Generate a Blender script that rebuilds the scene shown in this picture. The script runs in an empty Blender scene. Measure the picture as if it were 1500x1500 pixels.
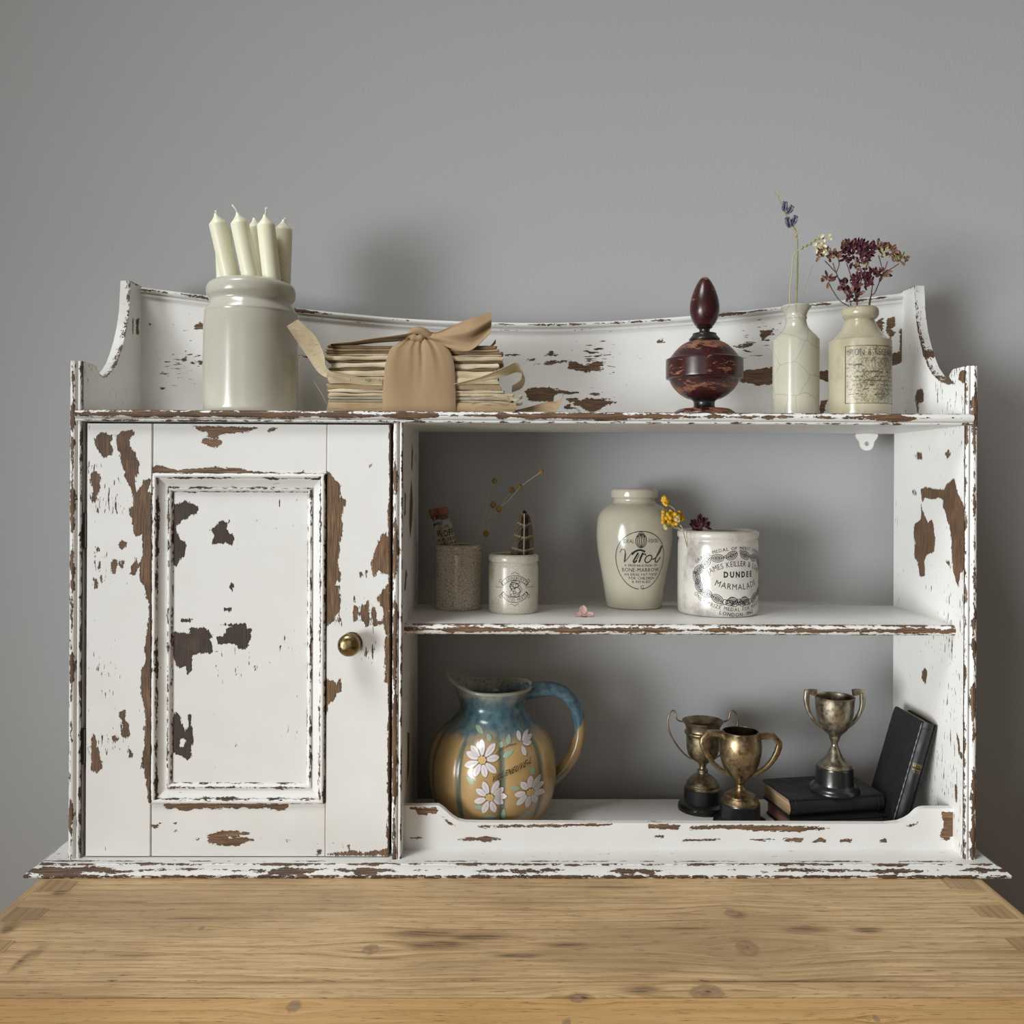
import bpy, bmesh, math, random
import numpy as np
from mathutils import Vector, Matrix
from mathutils.bvhtree import BVHTree

random.seed(7)
SC = bpy.context.scene
COL = SC.collection

# ------------------------------------------------------------------ camera
F = 1344.0                       # focal length in pixels of the 1500 px frame
YAW = 12.0 / F                   # the camera looks a hair to the right
ROLL = math.radians(0.25)
HORIZON = 703.0                  # pixel row of eye level
R0 = Vector((math.cos(YAW), -math.sin(YAW), 0)); F0 = Vector((math.sin(YAW), math.cos(YAW), 0)); U0 = Vector((0, 0, 1))
RV = R0 * math.cos(ROLL) + U0 * math.sin(ROLL)
UV = U0 * math.cos(ROLL) - R0 * math.sin(ROLL)
cd = bpy.data.cameras.new('camera'); cam = bpy.data.objects.new('camera', cd); COL.objects.link(cam)
cd.sensor_width = 36.0; cd.lens = 36.0 * F / 1500.0
cd.shift_y = -(750.0 - HORIZON) / 1500.0
cd.clip_start = 0.01
cam.matrix_world = Matrix(((RV.x, UV.x, -F0.x, 0), (RV.y, UV.y, -F0.y, 0), (RV.z, UV.z, -F0.z, 0), (0, 0, 0, 1)))
SC.camera = cam

# ------------------------------------------------------------------ light
w = bpy.data.worlds.new('room_ambient'); SC.world = w; w.use_nodes = True
w.node_tree.nodes['Background'].inputs[0].default_value = (1.0, 0.84, 0.68, 1)
w.node_tree.nodes['Background'].inputs[1].default_value = 0.115

def area(name, loc, target, sx, sy, power, color):
    l = bpy.data.lights.new(name, 'AREA'); l.shape = 'RECTANGLE'; l.size = sx; l.size_y = sy
    l.energy = power; l.color = color
    o = bpy.data.objects.new(name, l); COL.objects.link(o); o.location = loc
    o.rotation_euler = (Vector(target) - Vector(loc)).to_track_quat('-Z', 'Z').to_euler()
    return o
# daylight: a glazed garden door across the room on the left, an unseen fill lamp added behind the camera, a roof window high up on the left
door_light = area('garden_door_daylight', (-2.62, -2.03, -0.36), (1.95, 1.15, 0.05), 1.5, 1.8, 19.8, (0.95, 0.985, 1.0)); door_light.data.spread = math.radians(50)
area('front_fill_lamp', (-0.6, -2.4, 0.2), (0.1, 1.1, -0.1), 1.0, 1.4, 4.6, (1.0, 0.96, 0.91))  # added fill, lifts the dim shelf interior and the right wall
roof_light = area('roof_window_daylight', (-1.15, -0.2, 2.3), (0.15, 0.70, -0.42), 0.9, 0.9, 5.3, (0.99, 1.0, 1.0)); roof_light.data.spread = math.radians(55)

vs = SC.view_settings
vs.view_transform = 'Standard'; vs.look = 'None'; vs.gamma = 1.0; vs.use_curve_mapping = False
vs.exposure = 0.15

# ------------------------------------------------------------------ pixel -> place
def ray(px, py):
    return F0 + RV * ((px - 750.0) / F) + UV * ((HORIZON - py) / F)
def atY(px, py, Y):
    d = ray(px, py); return d * (Y / d.y)
def atX(px, py, X):
    d = ray(px, py); return d * (X / d.x)
def atZ(px, py, Z):
    d = ray(px, py); return d * (Z / d.z)
def S(Y): return Y / F           # metres per pixel at depth Y

# ------------------------------------------------------------------ object helpers
WL = {}
def put(o, parent=None, base=(0, 0, 0)):
    COL.objects.link(o)
    base = Vector(base)
    if parent is not None:
        o.parent = parent; o.location = base - WL[parent.name]
    else:
        o.location = base
    WL[o.name] = base
    return o
def tag(o, label=None, cat=None, group=None, kind=None):
    if label: o['label'] = label
    if cat: o['category'] = cat
    if group: o['group'] = group
    if kind: o['kind'] = kind
    return o
def thing(name, base, label, cat, group=None):
    o = bpy.data.objects.new(name, None); o.empty_display_size = 0.02
    put(o, None, base); return tag(o, label, cat, group)
def mk(name, vf, mat, parent=None, base=None, smooth=True, angle=40, attrs=None, cols=None):
    verts, faces = vf
    V = np.asarray(verts, dtype=float).reshape(-1, 3)
    if base is None:
        base = WL[parent.name] if parent is not None else Vector(((V[:, 0].min() + V[:, 0].max()) / 2, (V[:, 1].min() + V[:, 1].max()) / 2, V[:, 2].min()))
    b = np.array(base[:])
    me = bpy.data.meshes.new(name)
    me.from_pydata((V - b).tolist(), [], [tuple(int(i) for i in f) for f in faces])
    bm = bmesh.new(); bm.from_mesh(me); bmesh.ops.recalc_face_normals(bm, faces=bm.faces); bm.to_mesh(me); bm.free()
    if attrs:
        for k, a in attrs.items():
            at = me.attributes.new(k, 'FLOAT', 'POINT'); at.data.foreach_set('value', np.asarray(a, dtype=np.float32))
    if cols is not None:
        at = me.attributes.new('tint', 'FLOAT_COLOR', 'POINT')
        at.data.foreach_set('color', np.asarray(cols, dtype=np.float32).ravel())
    if smooth:
        me.polygons.foreach_set('use_smooth', [True] * len(me.polygons))
        me.set_sharp_from_angle(angle=math.radians(angle))
    me.update()
    o = bpy.data.objects.new(name, me)
    if mat: me.materials.append(mat)
    return put(o, parent, base)
def join(*parts):
    V = []; Fs = []
    for v, f in parts:
        n = len(V); V.extend([tuple(p) for p in v]); Fs.extend([tuple(i + n for i in q) for q in f])
    return V, Fs

# ------------------------------------------------------------------ shapes
def catmull(pts, n=6, closed=False):
    P = [np.array(p, dtype=float) for p in pts]; out = []
    m = len(P)
    for i in range(m if closed else m - 1):
        p0 = P[(i - 1) % m] if (closed or i > 0) else 2 * P[0] - P[1]
        p1 = P[i]; p2 = P[(i + 1) % m]
        p3 = P[(i + 2) % m] if (closed or i + 2 < m) else 2 * P[-1] - P[-2]
        for k in range(n):
            t = k / n
            out.append(0.5 * ((2 * p1) + (-p0 + p2) * t + (2 * p0 - 5 * p1 + 4 * p2 - p3) * t * t + (-p0 + 3 * p1 - 3 * p2 + p3) * t ** 3))
    if not closed: out.append(P[-1])
    return [tuple(o) for o in out]
def lathe(c, prof, seg=64):
    V = []; Fs = []; rows = []
    for r, z in prof:
        if r < 1e-6:
            rows.append([len(V)]); V.append((c[0], c[1], z))
        else:
            rows.append(list(range(len(V), len(V) + seg)))
            for k in range(seg):
                a = 2 * math.pi * k / seg; V.append((c[0] + r * math.sin(a), c[1] - r * math.cos(a), z))
    for i in range(len(rows) - 1):
        A, B = rows[i], rows[i + 1]
        for k in range(seg):
            k2 = (k + 1) % seg
            if len(A) == 1 and len(B) == 1: continue
            if len(A) == 1: Fs.append((A[0], B[k], B[k2]))
            elif len(B) == 1: Fs.append((A[k], A[k2], B[0]))
            else: Fs.append((A[k], A[k2], B[k2], B[k]))
    return V, Fs
def pxprof(cx, Y, pts, zbase=None, dz=0.0):
    """pixel radii and rows at depth Y -> (radius, height); the lowest row goes to zbase"""
    s = S(Y); out = [[r * s, atY(cx, y, Y).z] for r, y in pts]
    if zbase is not None:
        lo = min(z for r, z in out)
        for q in out: q[1] += zbase - lo if abs(q[1] - lo) < 0.008 else 0
        for q in out: q[1] = max(q[1], zbase)
    return [(r, z + dz) for r, z in out]
def frames(P, up=None):
    n = len(P); T = []
    for i in range(n):
        a = P[max(i - 1, 0)]; b = P[min(i + 1, n - 1)]; t = (b - a); T.append(t.normalized() if t.length > 1e-12 else Vector((0, 0, 1)))
    ref = Vector(up) if up else (Vector((0, 1, 0)) if abs(T[0].y) < 0.9 else Vector((1, 0, 0)))
    N = []
    n0 = (ref - T[0] * ref.dot(T[0])).normalized()
    for i in range(n):
        if up: q = (ref - T[i] * ref.dot(T[i]))
        else: q = (n0 - T[i] * n0.dot(T[i]))
        n0 = q.normalized(); N.append(n0)
    return T, N
def tube(path, rad, seg=8, up=None, sect=None, cap=True):
    P = [Vector(p) for p in path]
    R = rad if isinstance(rad, (list, tuple)) else [rad] * len(P)
    T, N = frames(P, up); V = []; Fs = []
    S2 = sect or [(math.cos(2 * math.pi * k / seg), math.sin(2 * math.pi * k / seg)) for k in range(seg)]
    m = len(S2)
    for i, p in enumerate(P):
        B = T[i].cross(N[i])
        for a, b in S2: V.append(tuple(p + N[i] * (a * R[i]) + B * (b * R[i])))
    for i in range(len(P) - 1):
        for k in range(m):
            k2 = (k + 1) % m; Fs.append((i * m + k, i * m + k2, (i + 1) * m + k2, (i + 1) * m + k))
    if cap: Fs.append(tuple(range(m))); Fs.append(tuple((len(P) - 1) * m + k for k in range(m)))
    return V, Fs
def strap(path, hw, hy):
    """flat bar: half width in the plane of the path, half thickness hy along Y"""
    P = [Vector(p) for p in path]; HW = hw if isinstance(hw, (list, tuple)) else [hw] * len(P)
    T, N = frames(P, (0, 1, 0)); V = []; Fs = []
    for i, p in enumerate(P):
        B = T[i].cross(N[i])
        for a, b in ((-1, -.7), (-.7, -1), (.7, -1), (1, -.7), (1, .7), (.7, 1), (-.7, 1), (-1, .7)):
            V.append(tuple(p + B * (a * HW[i]) + N[i] * (b * hy)))
    for i in range(len(P) - 1):
        for k in range(8):
            k2 = (k + 1) % 8; Fs.append((i * 8 + k, i * 8 + k2, (i + 1) * 8 + k2, (i + 1) * 8 + k))
    Fs.append(tuple(range(8))); Fs.append(tuple((len(P) - 1) * 8 + k for k in range(8)))
    return V, Fs
def grid(fn, nu, nv):
    V = [tuple(fn(i / nu, j / nv)) for i in range(nu + 1) for j in range(nv + 1)]
    Fs = [(i * (nv + 1) + j, (i + 1) * (nv + 1) + j, (i + 1) * (nv + 1) + j + 1, i * (nv + 1) + j + 1) for i in range(nu) for j in range(nv)]
    return V, Fs
def sheet(fn, nu, nv, th):
    """a thin solid sheet around the surface fn(u, v)"""
    V, Fs = grid(fn, nu, nv)
    A = np.array(V).reshape(nu + 1, nv + 1, 3)
    n = np.cross(np.gradient(A, axis=0), np.gradient(A, axis=1)); n /= (np.linalg.norm(n, axis=2, keepdims=True) + 1e-12)
    B = (A - n * th).reshape(-1, 3); A = A.reshape(-1, 3); k = len(A)
    VV = [tuple(p) for p in A] + [tuple(p) for p in B]
    FF = list(Fs) + [tuple(q + k for q in reversed(f)) for f in Fs]
    idx = lambda i, j: i * (nv + 1) + j
    loop = [idx(i, 0) for i in range(nu)] + [idx(nu, j) for j in range(nv)] + [idx(i, nv) for i in range(nu, 0, -1)] + [idx(0, j) for j in range(nv, 0, -1)]
    for a, b in zip(loop, loop[1:] + loop[:1]): FF.append((a, b, b + k, a + k))
    return VV, FF
def box(x0, x1, y0, y1, z0, z1, bev=0.0, seg=2):
    bm = bmesh.new(); bmesh.ops.create_cube(bm, size=1.0)
    for v in bm.verts:
        v.co = Vector(((x0 + x1) / 2 + v.co.x * (x1 - x0), (y0 + y1) / 2 + v.co.y * (y1 - y0), (z0 + z1) / 2 + v.co.z * (z1 - z0)))
    if bev: bmesh.ops.bevel(bm, geom=list(bm.edges), offset=bev, segments=seg, affect='EDGES', profile=0.5)
    bm.verts.index_update()
    r = [tuple(v.co) for v in bm.verts], [tuple(v.index for v in f.verts) for f in bm.faces]; bm.free(); return r
def ball(c, r, seg=10, rings=7, sx=1, sy=1, sz=1):
    prof = [(r * math.sin(math.pi * i / rings), c[2] - r * sz * math.cos(math.pi * i / rings)) for i in range(rings + 1)]
    prof[0] = (0, prof[0][1]); prof[-1] = (0, prof[-1][1])
    V, Fs = lathe((c[0], c[1]), prof, seg)
    return [(c[0] + (x - c[0]) * sx, c[1] + (y - c[1]) * sy, z) for x, y, z in V], Fs
def xf(vf, M): return [tuple(M @ Vector(p)) for p in vf[0]], vf[1]
def resample(pts, step, closed=True):
    out = []; m = len(pts)
    for i in range(m if closed else m - 1):
        a = np.array(pts[i], float); b = np.array(pts[(i + 1) % m], float)
        k = max(1, int(math.ceil(np.linalg.norm(b - a) / step)))
        for j in range(k): out.append(tuple(a + (b - a) * j / k))
    if not closed: out.append(tuple(pts[-1]))
    return out
def sweep(prof, axis, a0, a1, step=0.0025, pstep=0.0025, mitre=None):
    """closed 2D profile swept along x / z in small steps. axis 'x': profile (y,z); 'z': profile (x,y)"""
    pr = resample(prof, pstep); m = len(pr); n = max(1, int(round((a1 - a0) / step)))
    V = []; Fs = []
    for i in range(n + 1):
        t = i / n
        for p, q in pr:
            lo, hi = a0, a1
            if mitre: d0, d1 = mitre(p, q); lo += d0; hi -= d1
            a = lo + (hi - lo) * t
            V.append((a, p, q) if axis == 'x' else (p, q, a))
    for i in range(n):
        for k in range(m):
            k2 = (k + 1) % m; Fs.append((i * m + k, i * m + k2, (i + 1) * m + k2, (i + 1) * m + k))
    Fs.append(tuple(range(m))); Fs.append(tuple(n * m + k for k in range(m)))
    return V, Fs
def slab(axis, us, zb, ztop, w0, w1, step=0.0025):
    """upright board with a shaped top edge. axis 'x': runs along x with faces at y=w0,w1; 'y': runs along y with faces at x=w0,w1"""
    nz = max(2, int(max(ztop(u) - zb for u in us) / step)); V = []; Fs = []; n = len(us)
    def pt(u, w_, z): return (u, w_, z) if axis == 'x' else (w_, u, z)
    for w_ in (w0, w1):
        for u in us:
            for j in range(nz + 1): V.append(pt(u, w_, zb + (ztop(u) - zb) * j / nz))
    K = n * (nz + 1); ix = lambda s, i, j: s * K + i * (nz + 1) + j
    for s in (0, 1):
        for i in range(n - 1):
            for j in range(nz): Fs.append((ix(s, i, j), ix(s, i + 1, j), ix(s, i + 1, j + 1), ix(s, i, j + 1)))
    for i in range(n - 1):
        Fs.append((ix(0, i, nz), ix(0, i + 1, nz), ix(1, i + 1, nz), ix(1, i, nz)))
        Fs.append((ix(0, i, 0), ix(0, i + 1, 0), ix(1, i + 1, 0), ix(1, i, 0)))
    for i in (0, n - 1):
        for j in range(nz): Fs.append((ix(0, i, j), ix(0, i, j + 1), ix(1, i, j + 1), ix(1, i, j)))
    return V, Fs

# ------------------------------------------------------------------ wear (paint chips)
def noise1(t, seed):
    t = np.asarray(t, float); i = np.floor(t).astype(np.int64); f = t - i
    h = lambda k: (np.sin(k * 127.1 + seed * 311.7) * 43758.5453) % 1.0
    u = f * f * (3 - 2 * f); return h(i) * (1 - u) + h(i + 1) * u
def fbm1(t, seed): return (noise1(t, seed) + 0.5 * noise1(t * 2.3, seed + 3) + 0.25 * noise1(t * 5.1, seed + 7)) / 1.75
def sdpoly(P, poly):
    """signed distance (negative inside) of points P (N,2) to a polygon"""
    Q = np.asarray(poly, float); d = np.full(len(P), 1e9); ins = np.zeros(len(P), bool)
    for i in range(len(Q)):
        a = Q[i]; b = Q[(i + 1) % len(Q)]; e = b - a; wv = P - a
        t = np.clip((wv @ e) / (e @ e + 1e-18), 0, 1)
        d = np.minimum(d, np.linalg.norm(wv - t[:, None] * e, axis=1))
        c1 = (a[1] <= P[:, 1]) & (b[1] > P[:, 1]); c2 = (a[1] > P[:, 1]) & (b[1] <= P[:, 1])
        cr = e[0] * wv[:, 1] - e[1] * wv[:, 0]
        ins ^= (c1 & (cr > 0)) | (c2 & (cr < 0))
    return np.where(ins, -d, d)
def Z(x0, y0, s, pts): return [(x0 + x / s, y0 + y / s) for x, y in pts]
def chips(V, polys, holes=(), Y=None, X=None, amp=1.0):
    """millimetre distance of every vertex to the nearest chip, chips given as outlines on the plane Y (front) or X (side)"""
    V = np.asarray(V); d = np.full(len(V), 12.0)
    if Y is not None: P2 = V[:, [0, 2]]; conv = lambda q: [(atY(x, y, Y).x, atY(x, y, Y).z) for x, y in q]
    else: P2 = V[:, [1, 2]]; conv = lambda q: [(atX(x, y, X).y, atX(x, y, X).z) for x, y in q]
    for q in polys:
        c = np.array(conv(q)); lo = c.min(0) - 0.01; hi = c.max(0) + 0.01
        k = np.where(((P2 > lo) & (P2 < hi)).all(1))[0]
        if len(k): d[k] = np.minimum(d[k], 1000 * sdpoly(P2[k], c))
    for q in holes:
        c = np.array(conv(q)); lo = c.min(0) - 0.01; hi = c.max(0) + 0.01
        k = np.where(((P2 > lo) & (P2 < hi)).all(1))[0]
        if len(k): d[k] = np.maximum(d[k], -1000 * sdpoly(P2[k], c))
    return np.clip(d, -8, 12)
def band(V, along, across, centre, w0, w1, lam, seed, sel=None):
    """worn strip following an edge: half width w0..w1 mm wandering along the edge"""
    V = np.asarray(V); t = V[:, along] * 1000 / lam
    half = w0 + (w1 - w0) * fbm1(t, seed)
    c = centre(V) if callable(centre) else centre
    d = np.abs(V[:, across] - c) * 1000 - half
    if sel is not None: d = np.where(sel(V), d, 12.0)
    return np.clip(d, -8, 12)

# ------------------------------------------------------------------ materials
class NT:
    def __init__(s, name):
        s.m = bpy.data.materials.new(name); s.m.use_nodes = True; s.t = s.m.node_tree
        s.b = s.t.nodes['Principled BSDF']; s.tc = s.n('ShaderNodeTexCoord')
    def n(s, typ, **kw):
        x = s.t.nodes.new(typ)
        for k, v in kw.items(): setattr(x, k, v)
        return x
    def l(s, a, b): s.t.links.new(a, b)
    def setin(s, sock, v):
        if hasattr(v, 'is_linked') or hasattr(v, 'links'): s.l(v, sock)
        else: sock.default_value = v
    def math(s, op, a, b=0.0, c=0.0, clamp=False):
        x = s.n('ShaderNodeMath', operation=op, use_clamp=clamp)
        for i, v in enumerate((a, b, c)): s.setin(x.inputs[i], v)
        return x.outputs[0]
    def mapping(s, scale, src=None, loc=(0, 0, 0), rot=(0, 0, 0)):
        x = s.n('ShaderNodeMapping'); s.l(src or s.tc.outputs['Object'], x.inputs[0])
        x.inputs['Scale'].default_value = scale; x.inputs['Location'].default_value = loc; x.inputs['Rotation'].default_value = rot
        return x.outputs[0]
    def noise(s, vec, scale=1.0, detail=3.0, rough=0.55, dist=0.0, out=0):
        x = s.n('ShaderNodeTexNoise'); s.l(vec, x.inputs['Vector'])
        x.inputs['Scale'].default_value = scale; x.inputs['Detail'].default_value = detail; x.inputs['Roughness'].default_value = rough; x.inputs['Distortion'].default_value = dist
        return x.outputs[out]
    def voro(s, vec, scale, feature='F1', out=0):
        x = s.n('ShaderNodeTexVoronoi', feature=feature); s.l(vec, x.inputs['Vector']); x.inputs['Scale'].default_value = scale
        return x.outputs[out]
    def ramp(s, fac, stops):
        x = s.n('ShaderNodeValToRGB'); s.l(fac, x.inputs[0]); e = x.color_ramp.elements
        while len(e) < len(stops): e.new(0.5)
        for i, (p, c) in enumerate(stops): e[i].position = p; e[i].color = (*c, 1) if len(c) == 3 else c
        return x.outputs[0]
    def rng(s, v, a, b, c=0.0, d=1.0, smooth=True):
        x = s.n('ShaderNodeMapRange'); x.interpolation_type = 'SMOOTHSTEP' if smooth else 'LINEAR'
        s.setin(x.inputs[0], v)
        for i, q in enumerate((a, b, c, d)): s.setin(x.inputs[i + 1], q)
        return x.outputs[0]
    def mix(s, fac, a, b, mode='MIX'):
        x = s.n('ShaderNodeMix', data_type='RGBA', blend_type=mode); s.setin(x.inputs[0], fac)
        for i, v in ((6, a), (7, b)):
            if isinstance(v, tuple): x.inputs[i].default_value = (*v[:3], 1)
            else: s.l(v, x.inputs[i])
        return x.outputs[2]
    def attr(s, name, out='Fac'):
        x = s.n('ShaderNodeAttribute', attribute_name=name); return x.outputs[out]
    def bump(s, h, strength=0.3, dist=0.001, prev=None):
        x = s.n('ShaderNodeBump'); s.l(h, x.inputs['Height']); x.inputs['Strength'].default_value = strength; x.inputs['Distance'].default_value = dist
        if prev is not None: s.l(prev, x.inputs['Normal'])
        return x.outputs[0]
    def done(s, col=None, rough=None, normal=None, metal=None, spec=None, coat=None, **kw):
        b = s.b
        if col is not None:
            if isinstance(col, tuple): b.inputs['Base Color'].default_value = (*col, 1)
            else: s.l(col, b.inputs['Base Color'])
        if rough is not None: s.setin(b.inputs['Roughness'], rough)
        if metal is not None: s.setin(b.inputs['Metallic'], metal)
        if normal is not None: s.l(normal, b.inputs['Normal'])
        if spec is not None: b.inputs['Specular IOR Level'].default_value = spec
        if coat is not None: b.inputs['Coat Weight'].default_value = coat; b.inputs['Coat Roughness'].default_value = 0.08
        for k, v in kw.items(): b.inputs[k].default_value = v
        return s.m

def m_paint(name, grain, paint=(0.80, 0.795, 0.775)):
    """old white paint over brown wood; grain: direction of the boards 'x' 'y' 'z'"""
    N = NT(name); st = {'x': (0.16, 1, 1), 'y': (1, 0.16, 1), 'z': (1, 1, 0.16)}[grain]
    sc = lambda f: tuple(f * q * 1000 for q in st)
    iso = N.mapping((1000, 1000, 1000))
    soft = {'x': (0.36, 1, 1), 'y': (1, 0.36, 1), 'z': (1, 1, 0.36)}[grain]
    n1 = N.noise(N.mapping(tuple(1000 * 0.30 * q for q in soft)), 1, 4, 0.62)
    wear = N.attr('wear'); dark = N.attr('dark'); spk = N.attr('speck')
    d = N.math('ADD', wear, N.math('MULTIPLY', N.math('SUBTRACT', n1, 0.525), 6.5))
    n1b = N.noise(N.mapping(tuple(1000 * 0.85 * q for q in soft), loc=(7, 3, 9)), 1, 3, 0.6)
    d = N.math('ADD', d, N.math('MULTIPLY', N.math('SUBTRACT', n1b, 0.5), 5.0))
    chip = N.rng(d, -0.13, 0.13, 1.0, 0.0)
    n3 = N.noise(N.mapping(sc(0.42), loc=(3.1, 1.7, 5.2)), 1, 3, 0.6)
    n4 = N.noise(N.mapping((18, 18, 18)), 1, 2, 0.5)
    thr = N.math('SUBTRACT', N.math('SUBTRACT', 0.79, N.math('MULTIPLY', spk, 0.27)), N.math('MULTIPLY', N.math('SUBTRACT', n4, 0.5), 0.35))
    sp = N.rng(N.math('SUBTRACT', n3, thr), -0.008, 0.010, 0.0, 1.0)
    mask = N.math('MAXIMUM', chip, sp)
    fine = {'x': (0.045, 1, 1), 'y': (1, 0.045, 1), 'z': (1, 1, 0.045)}[grain]
    g = N.noise(N.mapping(tuple(q * 820 for q in fine)), 1, 5, 0.68, 0.15)
    g2 = N.noise(N.mapping((30, 30, 30)), 1, 2, 0.5)
    wood = N.ramp(g, [(0.30, (0.050, 0.026, 0.014)), (0.48, (0.140, 0.078, 0.040)), (0.68, (0.31, 0.180, 0.094))])
    wdark = N.ramp(g, [(0.30, (0.026, 0.017, 0.013)), (0.60, (0.060, 0.038, 0.027)), (0.8, (0.10, 0.065, 0.045))])
    dk = N.math('ADD', dark, N.math('MULTIPLY', N.math('SUBTRACT', g2, 0.5), 1.1), clamp=True)
    dk = N.math('MAXIMUM', dk, N.math('MULTIPLY', N.math('SUBTRACT', sp, chip), 0.9), clamp=True)
    wcol = N.mix(dk, wood, wdark)
    br = N.noise(N.mapping(sc(1.6)), 1, 3, 0.6); bl = N.noise(N.mapping((22, 22, 22)), 1, 3, 0.5)
    p = N.mix(N.rng(bl, 0.3, 0.75, 0.0, 0.55), tuple(paint), tuple(q * k for q, k in zip(paint, (0.93, 0.925, 0.90))))
    p = N.mix(N.rng(br, 0.55, 0.80, 0.0, 0.30), p, tuple(q * 0.80 for q in paint))
    rim = N.math('MULTIPLY', N.rng(d, -0.75, -0.12, 0.0, 1.0), chip)
    wcol = N.mix(N.math('MULTIPLY', rim, 0.65), wcol, (0.022, 0.013, 0.010))  # dark chip outline: shadow of the paint edge put into the colour
    col = N.mix(mask, p, wcol)
    h = N.math('ADD', N.math('MULTIPLY', N.math('SUBTRACT', 1.0, mask), 1.0), N.math('MULTIPLY', br, 0.16))
    nrm = N.bump(h, 0.8, 0.0007)
    return N.done(col, N.rng(mask, 0, 1, 0.42, 0.62), nrm, spec=0.4)

M = {}
M['paint_x'] = m_paint('white_paint_along', 'x'); M['paint_z'] = m_paint('white_paint_upright', 'z'); M['paint_y'] = m_paint('white_paint_deep', 'y')
def m_wall():
    N = NT('grey_wall_paint')
    n = N.noise(N.mapping((260, 260, 260)), 1, 3, 0.6); n2 = N.noise(N.mapping((3, 3, 3)), 1, 2, 0.5)
    col = N.mix(n2, (0.405, 0.41, 0.415), (0.43, 0.434, 0.436))
    return N.done(col, 0.75, N.bump(n, 0.22, 0.0015), spec=0.25)
M['wall'] = m_wall()
def m_plain(name, col, rough=0.5, metal=0.0, **kw):
    return NT(name).done(col, rough, None, metal, **kw)
M['shadow_gap'] = m_plain('painted_inside_shade', (0.02, 0.018, 0.02), 0.8)
M['floor'] = NT('floor_boards').done((0.30, 0.22, 0.14), 0.5)
# ------------------------------------------------------------------ the place
YF, YB, YW = 0.9677, 1.148, 1.19            # cabinet front, cabinet back, wall
XL, XR = -0.4560, 0.5020                    # outer faces of the cabinet sides
TH = 0.012                                  # side thickness
XLi, XRi = XL + TH, XR - TH                 # inner faces
DVl, DVr = -0.1168, -0.1066                 # divider
ZTOP1, ZTOP0 = 0.072, 0.0598                # top shelf
ZM1, ZM0 = -0.156, -0.1672                  # middle shelf
ZB1, ZB0 = -0.400, -0.4105                  # base board (on the chest top)
ZFLOOR = -1.21

wl = mk('wall_back', box(-3.2, 3.2, YW, YW + 0.1, ZFLOOR, 1.5), M['wall'], smooth=False); tag(wl, 'plain matt grey painted wall behind the cabinet', 'wall', kind='structure')
fl = mk('floor', box(-3.2, 3.2, -3.2, YW, ZFLOOR - 0.05, ZFLOOR), M['floor'], smooth=False); tag(fl, 'brown floor below the pine chest', 'floor', kind='structure')

# ---- the white cabinet
cab = thing('wall_cabinet', ((XL + XR) / 2, 1.05, ZB0), 'chippy white painted wooden shelf cabinet with a panelled door, standing on the pine chest', 'cabinet')
def wearmesh(name, vf, mat, parent, wear, dark=0.0, speck=0.2, angle=35):
    n = len(vf[0])
    full = lambda a: np.full(n, a, float) if np.isscalar(a) else a
    return mk(name, vf, M[mat], parent, angle=angle, attrs={'wear': full(wear), 'dark': full(dark), 'speck': full(speck)})
def near(V, px, py, r, Y):
    """1 near a pixel of the front plane, fading out over r pixels"""
    c = atY(px, py, Y); V = np.asarray(V); q = np.hypot(V[:, 0] - c.x, V[:, 2] - c.z) / (r * S(Y)); return np.clip(1.2 - q, 0, 1)

# shaped sides
def ztop_side(y):
    if y < 0.9975: return 0.123
    if y > 1.0935: return 0.2345
    xs = [0.9975, 1.003, 1.010, 1.0185, 1.030, 1.043, 1.0553, 1.0636, 1.0740, 1.0832, 1.0891, 1.0935]
    zs = [0.123, 0.1205, 0.1150, 0.1121, 0.1145, 0.1220, 0.1319, 0.1430, 0.1590, 0.1781, 0.198, 0.2345]
    return float(np.interp(y, xs, zs))
ys = sorted(set([round(v, 5) for v in np.arange(YF + 0.003, YB, 0.0025)] + [0.9975, 1.0185, 1.0891, 1.0925, 1.0935, YB]))
Hc = lambda pts: Z(1310, 620, 5.357, pts)
RIGHT = [Hc(p) for p in (
 [(205,520),(245,500),(330,520),(390,520),(410,480),(470,430),(485,490),(500,560),(520,590),(560,680),(575,560),(600,400),(604,1160),(545,1150),(520,1180),(500,1290),(465,1170),(450,1040),(450,900),(430,800),(410,750),(400,690),(380,650),(385,600),(350,580),(300,600),(240,580),(225,620),(215,600)],
 [(155,790),(210,760),(210,640),(228,700),(260,780),(295,755),(310,830),(320,900),(310,1010),(255,1030),(235,1090),(240,1200),(200,1200),(185,1090),(155,1050),(160,960),(180,950),(155,920)],
 [(140,525),(180,530),(180,565),(145,560)], [(150,265),(180,230),(215,230),(220,290),(190,280)], [(400,240),(430,200),(440,250),(415,280)],
 [(545,280),(580,270),(600,130),(612,200),(600,350),(570,340),(545,330)], [(405,1075),(430,1080),(445,1140),(410,1100)], [(583,1240),(597,1300),(592,1480),(580,1480)])]
RIGHT += [Z(1100, 930, 3.75, p) for p in ([(940,200),(955,180),(968,200),(960,270),(940,240)], [(1130,540),(1145,580),(1150,640),(1165,660),(1160,690),(1140,650)], [(1120,820),(1134,830),(1132,920),(1122,920)])]
RIGHT += [Z(1330, 400, 6.817, p) for p in ([(500,1060),(520,980),(660,935),(655,1080),(625,1180),(600,1130),(560,1100),(520,1075)],
 [(150,560),(180,680),(240,790),(270,850),(330,960),(470,1105),(400,1110),(330,1090),(270,1030),(265,960),(235,870),(200,820),(150,840),(140,700)], [(60,1270),(90,1170),(150,1150),(155,1280),(100,1300)], [(85,1310),(105,1310),(105,1400),(85,1400)])]
LEFT = [Z(100, 400, 6.817, p) for p in ([(675,460),(710,450),(700,540),(710,610),(680,615)], [(640,450),(652,455),(650,620),(640,600)])]
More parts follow.
